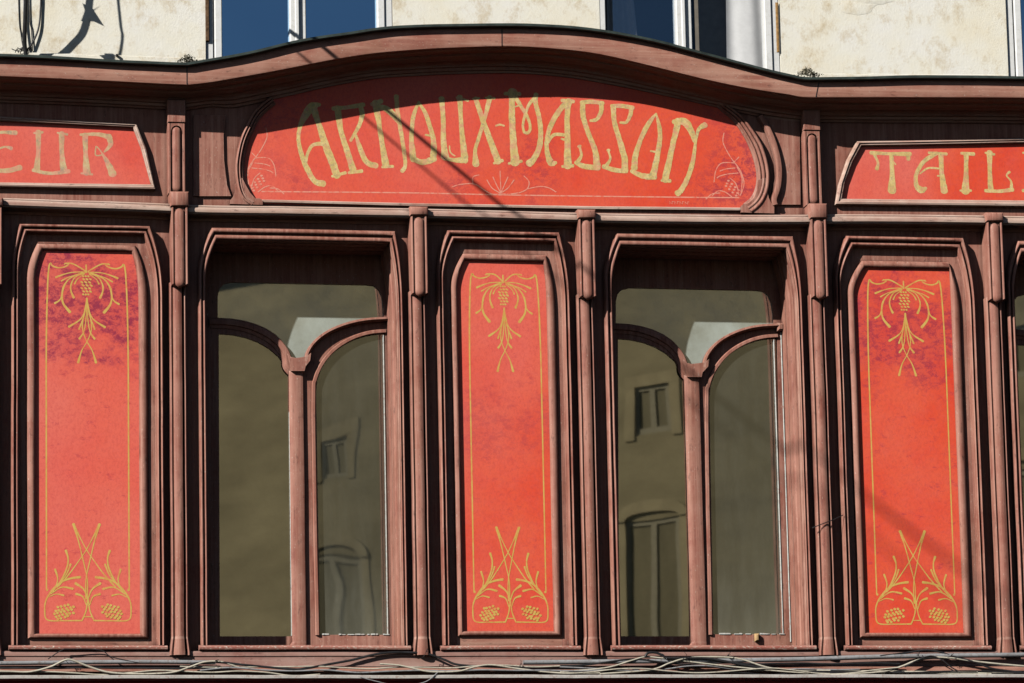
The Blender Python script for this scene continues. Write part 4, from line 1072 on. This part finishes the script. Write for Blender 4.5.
    v = []; f = []; k = len(mp)
    for z, s_ in ((zmb, 1.0), (zmb+.02, .95), (zmb+.04, .35), (zmb+.062, 0)):
        for dx, p in mp: v.append((xm+dx-(s_*.045 if dx < 0 else 0), -p-(.001 if p > base else 0), z))
    for i in range(3):
        for j in range(k-1): f.append((i*k+j, i*k+j+1, (i+1)*k+j+1, (i+1)*k+j))
    f.append(tuple(reversed(range(k)))); mesh_obj('mullion_foot', v, f, M_v, t, 32)
    mb = MB()
    nd = [(d['nx'][0]+.5, d['ny']-2), (d['nx'][0]+4, d['ny']+1.5), (d['nx'][0]+8, d['ny']+2.5), (d['nx'][0]+13, d['ny']+2), (d['nx'][1]-1, d['ny']+1), (d['nx'][1]+4, d['ny']-2.5), (d['nx'][1]+3, d['ny']+5), (d['m'][1]+.8, d['ny']+11), (d['m'][1]-.2, d['ny']+15.5), (d['m'][0]+1.0, d['ny']+15.5), (d['m'][0]-.2, d['ny']+9)]
    plate([G(x, y, PG+.06) for x, y in nd], [], base+.052, .05, '', None, mb=mb); mb.build('node_block', M_v, t)
    # knuckle where the right arch meets the jamb
    mb = MB(); a = G(d['x1']+6, d['ysr']+2, PG+.05); mb.box(a[0]-.012, a[0]+.035, base, base+.050, a[1]-.026, a[1]+.028, .012); mb.build('corner_block', M_v, t)
    # bevelled rails on the right leaf and putty lines
    mb = MB()
    rl = [G(x, y, base+.003) for x, y in (Rh[0], Rh[-1])]
    X_ = G(d['R1'], 433, base)[0]; Zt = G(d['R1'], d['ra'][0]+3)[1]; Zb = G(d['R1'], d['yb'][1])[1]
    mb.box(X_-.0015, X_+.0035, base-.01, base+.006, Zb, Zt, .001)
    X2 = G(d['R1']+7.4, 433, base)[0]; mb.box(X2-.0025, X2+.0035, base-.01, base+.010, Zb-.05, Zt+.05, .002)
    XM = G(d['L1'], 433, base)[0]
    mb.box(XM-.005, XM+.001, base-.01, base+.008, G(0, 636)[1], G(0, d['la'][1]+25)[1], .001)
    for i in range(18):
        u = random.random(); x = G(d['R0']+4+u*(d['R1']-d['R0']), 600)[0]
        mb.box(x, x+random.uniform(.01, .04), base-.006, base+.004+random.uniform(0, .003), Zb-.002, Zb+random.uniform(.003, .008), .001)
    mb.build('putty', M_putty, t)
    # panes, set in the rebates
    for nm, h, mt in (('pane', hs[0], M_tr), ('pane', hs[1], M_lf), ('pane', hs[2], rt)):
        mb = MB(); yy = -(PG-.005); 
        P3 = [[Vector((x, z, 0)) for x, z in h]]; fl = P3[0]; f = []
        for q in tessellate_polygon(P3):
            a, b, c = [fl[i] for i in q]; f.append(tuple(q) if (b-a).cross(c-a).z > 0 else tuple(reversed(q)))
        mb.add([(x, yy, z) for x, z in h], f); mb.build(nm, mt, t)
    # sill
    za, zq = ZR(645.5, 500, .06), ZR(650.5, 500, .06)
    x0, x1 = wd['oX'][0]-.015, wd['oX'][1]+.012
    loft([(x0, za), (x1, za)], [(x0, zq), (x1, zq)], [(-.14,-.0),(-.1,.05),(0,.064),(.15,.078),(.45,.084),(.8,.080),(1,.068),(1.05,.03),(1.05,0)], 'sill', M_sill, t, amp=.0022)
    mb = MB(); mb.box(pb[0][0], pb[-1][0], PG, .045, zb_-.03, zb_+.001, .002); mb.build('sill_board', M_h, t)
    return t
build_window(WIN[0], WD[0], 0, WD[0]['lab'], M_rf)
build_window(WIN[1], WD[1], 0, WD[1]['lab'], M_rf)
build_window(WIN[2], WD[1], dxx, 'shop window cut off by the right edge, only its left jamb in view', M_rf)
mb = MB(); a = W(757.5, 638, -.3); mb.box(a[0]-.014, a[0]+.014, -.35, -.30, a[1]-.02, a[1]+.03, .008)
tag(mb.build('cork_plug', M_tan), 'small tan cork plug standing on the bottom rail of the right window', 'plug')

# dim room behind the shop windows
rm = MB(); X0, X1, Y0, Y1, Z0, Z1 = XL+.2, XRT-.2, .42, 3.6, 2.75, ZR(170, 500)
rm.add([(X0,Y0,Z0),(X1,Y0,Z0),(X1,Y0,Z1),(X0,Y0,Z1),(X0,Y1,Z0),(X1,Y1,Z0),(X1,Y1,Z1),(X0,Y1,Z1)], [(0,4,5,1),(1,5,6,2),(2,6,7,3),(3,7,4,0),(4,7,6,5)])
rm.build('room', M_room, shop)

# ------------------------------------------------------------------ cables and conduits along the ledge
def cab(name, pts, r, mat, label, cat, group=None, seg=8, n=8, parts=None):
    P = [(lambda a: (a[0], -q[2], a[1]))(W(q[0], q[1], q[2])) for q in pts]
    o = tube(P, r, name, mat, None, seg, n); return tag(o, label, cat, group)
G1 = 'cables strung along the bottom ledge'
def slack(x0, x1, y, p, amp, n=14, seed=0):
    out = []
    for i in range(n+1):
        t = i/n; x = x0+(x1-x0)*t
        out.append((x, y(x) if callable(y) else y, p+.012*noise.noise(Vector((x*.01, seed, 3)))))
        out[-1] = (x, out[-1][1]+amp*noise.noise(Vector((x*.015, seed, 1))), out[-1][2])
    return out
c = cab('conduit', [(523,662.5,.10),(700,660.6,.10),(800,659.3,.10),(900,656.3,.10),(1100,654,.10)], .015, M_grey, 'grey metal conduit pipe starting under the middle panel and running right', 'conduit', n=6)
cab('conduit', [(-60,664,.09),(60,662.5,.09),(150,661.8,.09),(215,662.5,.09)], .013, M_grey, 'short grey conduit under the leftmost red panel', 'conduit')
c2 = cab('conduit', [(790,671.5,.11),(830,671.8,.11),(900,672.4,.11),(985,674,.11),(1100,675.5,.11)], .012, M_cream, 'lower pale conduit with two couplings under the rightmost panel', 'conduit')
for px, py in ((823, 671.7), (984, 674)):
    a = W(px, py, .11); o = tube([(a[0]-.045, -.11, a[1]+.001), (a[0]-.02, -.11, a[1]), (a[0]+.045, -.11, a[1]-.001)], .019, 'coupling', M_cream, c2, 10, 2)
cab('cable', [(-40,671,.15),(8,671.5,.15),(30,671.8,.15),(50,667,.15),(64,660.5,.15),(72,660,.15),(90,667,.15),(110,672.5,.15),(140,674,.15),(172,672.5,.15),(190,667,.14),(205,662,.13),(222,662,.12),(240,668,.12)], .0065, M_cream,
    'cream cable rising to a peak below the leftmost red panel', 'cable', G1)
cab('cable', slack(-60, 215, 668, .12, 6, seed=2), .006, M_black, 'black cable sagging along the ledge at far left, behind the cream one', 'cable', G1)
cab('cable', slack(-60, 320, 672.5, .14, 5, seed=5), .005, M_cream, 'thin pale cable lying lowest on the ledge at left', 'cable', G1)
cab('cable', [(48,659,.1),(62,650,.1),(70,649,.1),(100,650,.09),(112,657,.1),(140,663,.1)], .003, M_black, 'thin black wire hooped over the ledge under the leftmost panel', 'cable', G1)
cab('cable', [(190,664,.12),(215,662,.12),(245,665,.12),(290,669,.13),(305,668.5,.13),(330,664,.1),(352,660,.08),(372,655,.08),(390,652.5,.08),(410,652.5,.08),(428,654,.08),(445,660,.09),(460,665,.1),(500,667,.12),(530,668,.12)], .0075, M_black,
    'thick black cable rising to the sill at the foot of the left window', 'cable', G1)
cab('cable', slack(180, 560, 667, .12, 5, seed=9), .0045, M_cream, 'thin cream cable running along the ledge below the left window', 'cable', G1)
cab('cable', slack(200, 640, 670.5, .14, 5, seed=12), .0055, M_grey, 'grey cable lying on the ledge between the left window and the middle panel', 'cable', G1)
cab('cable', [(380,664,.13),(400,665.5,.13),(425,671,.14),(440,672,.14),(460,671,.14),(475,667,.14),(492,665,.13),(520,669,.13),(560,673,.14),(600,673,.14)], .006, M_cream, 'cream cable kinked into a low wave under the middle panel', 'cable', G1)
cab('cable', [(360,677,.18),(375,681,.18),(400,686,.18),(425,682,.18),(438,672,.17)], .003, M_grey, 'thin grey wire hanging in a loop below the ledge by the left window', 'cable', G1)
cab('cable', [(560,672,.14),(605,668,.13),(630,661,.12),(645,657,.11),(660,658,.11),(700,663,.12),(735,667,.13),(790,672,.14),(830,674,.14)], .0055, M_cream, 'cream cable crossing under the left leaf of the right window', 'cable', G1)
cab('cable', [(600,674,.15),(650,670,.14),(670,663,.13),(688,658,.12),(715,657,.11),(740,659,.11),(770,668,.12),(815,674,.13)], .006, M_cream, 'pale cable arching highest under the middle of the right window', 'cable', G1)
cab('cable', [(645,657,.12),(648,653,.12),(655,652.5,.12),(662,655,.12),(668,658,.12),(690,658,.12),(712,659,.12),(750,666,.13),(790,671,.13),(850,674,.13)], .008, M_black, 'black cable with a small curl under the left leaf of the right window', 'cable', G1)
cab('cable', slack(560, 860, 669, .12, 8, seed=21), .005, M_grey, 'grey cable tangled under the right window', 'cable', G1)
cab('cable', slack(540, 900, 671, .145, 6, seed=25), .0045, M_cream, 'thin pale cable threaded through the tangle under the right window', 'cable', G1)
cab('cable', [(830,675,.15),(880,672,.14),(900,667,.13),(915,661,.12),(930,657.5,.11),(950,658,.11),(980,662,.12),(1010,665,.12),(1060,669,.12)], .0065, M_cream, 'cream cable tied to the conduit below the rightmost panel', 'cable', G1)
cab('cable', [(880,656,.11),(905,653,.1),(925,650,.1),(940,652,.1),(952,656,.11),(975,662,.12),(995,669,.12),(1040,674,.13)], .006, M_black, 'black cable sloping down to the right below the rightmost panel', 'cable', G1)
cab('cable', slack(560, 900, 663, .115, 6, seed=31), .0055, M_black, 'black cable wandering just below the long grey conduit', 'cable', G1)
cab('cable', slack(600, 1080, 672, .13, 5, seed=37), .0045, M_black, 'thin black cable lying low on the ledge at right', 'cable', G1)
cab('cable', [(905,667,.13),(918,660,.13),(931,656,.12),(942,660,.13),(951,667,.13),(958,671,.13)], .004, M_black, 'thin black wire bridging the tied cables under the rightmost panel', 'cable', G1)
# wire ties
for i, (px, py, r_) in enumerate([(215,661,'left end of the black cable'),(426,652,'') ,(521,663,''),(665,657,''),(687,657,''),(727,656,''),(65,660,''),(918,656,''),(950,657,'')]):
    mb = MB()
    for k in range(4):
        a0 = W(px, py, .125); dx = random.uniform(-.03, .03); dz = random.uniform(-.04, .03)
        tube([(a0[0], -.125, a0[1]), (a0[0]+dx*.5, -.14, a0[1]+dz*.6), (a0[0]+dx, -.13, a0[1]+dz)], .0016, '', None, mb=mb, seg=5, n=3)
    wh = ['under the left edge of the left window', 'where the black cable passes the pilaster left of the middle panel', 'at the left end of the long grey conduit', 'on the small curl of black cable',
          'under the mullion of the right window', 'under the right leaf of the right window', 'at the peak of the cream cable under the leftmost panel', 'left of the pair under the rightmost panel', 'right of the pair under the rightmost panel'][i]
    tag(mb.build('wire_tie', M_black, base=(a0[0], -.125, a0[1])), 'frayed wire tie '+wh, 'wire tie', 'frayed wire ties on the cables')

cab('cable', [(812,528,.10),(822,524,.11),(835,519,.09),(843,515,.08)], .003, M_black, 'short stray wire caught on the pilaster left of the rightmost red panel', 'cable')
# overhead wires whose shadows cross the front (they pass just above the picture)
def overhead(pts, r, label, k0):
    P = []
    for px, py, p in pts:
        X, Z = W(px, py, p); L = (py+k0)/143.0*(1+max(0, py-100)/400*.5)
        P.append((X-A*L, -p-L, Z+K*L))
    a = Vector(P[0]); b = Vector(P[1]); P = [tuple(a+(a-b)*1.3)]+P
    a = Vector(P[-1]); b = Vector(P[-2]); P = P+[tuple(a+(a-b)*1.5), tuple(a+(a-b)*6)]
    tag(tube(P, r, 'overhead_wire', M_black, None, 8, 8), label, 'wire', 'overhead wires')
overhead([(375,100,.01),(515,215,.05),(700,368,0),(873,502,.01),(970,576,.01)], .0135, 'thick overhead wire, its sharp shadow crossing the letter N of the sign', 78)
overhead([(365,118,.01),(470,206,.03),(700,398,0),(900,560,0)], .008, 'thin overhead wire, its fainter shadow left of the thick one', 125)

# cables fixed to the stone at upper left
G2 = 'cables hanging down the stone wall at upper left'
cab('cable', [(28,-170,.27),(28,-80,.27),(27.5,-30,.245),(26,0,.19),(25,25,.13),(24.5,42,.085),(26,55,.06)], .014, M_black, 'thick black cable dropping down the stone at upper left', 'cable', G2)
cab('cable', [(22,-170,-.01),(24,-20,-.015),(24,20,-.012),(25,50,.0)], .006, M_grey, 'grey cable close beside the thick black one on the stone', 'cable', G2)
cab('cable', [(17,-170,-.025),(18.5,0,-.025),(21,35,-.024),(24,52,-.01)], .0028, M_black, 'thinnest wire, left of the others on the stone', 'cable', G2)
cab('cable', [(28,-170,-.02),(29,0,-.022),(31.5,30,-.022),(32.5,50,-.02)], .0035, M_black, 'thin wire just right of the thick black cable on the stone', 'cable', G2)
cab('cable', [(41,-170,-.018),(41,-20,-.018),(40.5,10,-.018),(38.5,28,-.015),(33,42,-.01),(27,50,.0)], .006, M_black, 'outer cable that curves back in to the foot of the bundle', 'cable', G2)
cab('cable', [(34,-200,.36),(33,-110,.37),(37,-60,.37),(40,-45,.365),(38,-25,.36),(35,-20,.355)], .006, M_black, 'loose cable end standing off the wall above the bundle', 'cable', G2)
mb = MB(); a = W(34, -19, .355); mb.box(a[0]-.03, a[0]+.025, .33, .38, a[1]-.03, a[1]+.02, .01); mb.build('cable_end_cap', M_black, base=None)
tag(bpy.data.objects['cable_end_cap'], 'black end cap on the loose cable standing off the wall', 'cable cap')
mb = MB(); a = W(29, -50, .27)
mb.add([(a[0]-.06, -.27, a[1]+.06), (a[0]+.0, -.28, a[1]+.03), (a[0]+.06, -.27, a[1]+.05), (a[0]+.03, -.26, a[1]-.0), (a[0]+.08, -.27, a[1]-.09), (a[0]-.0, -.28, a[1]-.05), (a[0]-.07, -.27, a[1]-.06), (a[0]-.03, -.26, a[1]+.0)],
       [(0,1,7),(1,2,3),(3,4,5),(5,6,7),(1,3,5,7)])
tag(mb.build('cable_clamp', M_grey, base=None), 'angular metal clamp holding the thick cable off the stone wall', 'clamp')
mb = MB()
for k in range(16):
    a0 = W(23+random.uniform(-5, 6), 52+random.uniform(-2, 2), .03); dx = random.uniform(-.05, .05)
    tube([(a0[0], -.03, a0[1]), (a0[0]+dx*.5, -.06, a0[1]+random.uniform(-.01, .02)), (a0[0]+dx, -.05, a0[1]+random.uniform(-.015, .015))], .003, '', None, mb=mb, seg=5, n=3)
tag(mb.build('cable_knot', M_black, base=None), 'dark knot of ties where the wall cables reach the cornice', 'cable tie')
mb = MB(); a = W(117, 55.5, .01); mb.box(a[0]-.008, a[0]+.008, .0, .03, a[1]-.006, a[1]+.006, .003)
tag(mb.build('nail', M_black), 'dark nail head in the stone above the left cornice', 'nail')

# dry weed tufts in the two valleys of the cornice
for (px, py, lab) in ((187, 58.5, 'dark tuft of dried weed in the left valley of the cornice'), (806, 71.5, 'dark tuft of dried weed in the right valley of the cornice')):
    mb = MB(); cx, cz = W(px, py, .12)
    for k in range(330):
        u = abs(random.gauss(0, 1)); x = cx+random.gauss(.012, .034); z = cz-.03+random.random()*.05*math.exp(-((x-cx)/.045)**2); y = -.12+random.uniform(-.06, .05)
        d1 = Vector((random.gauss(0, 1), random.gauss(0, 1), random.gauss(.3, 1))).normalized()*random.uniform(.006, .017); d2 = Vector((random.gauss(0, 1), random.gauss(0, 1), random.gauss(0, 1))).normalized()*.006
        q = Vector((x, y, z)); mb.add([q-d2, q+d2, q+d1], [(0,1,2)])
    tag(mb.build('weed_tuft', M_moss, base=(cx, -.12, cz-.03)), lab, 'weed', 'weed tufts on the cornice')

for o in bpy.data.objects:
    if '_b' in o: del o['_b']
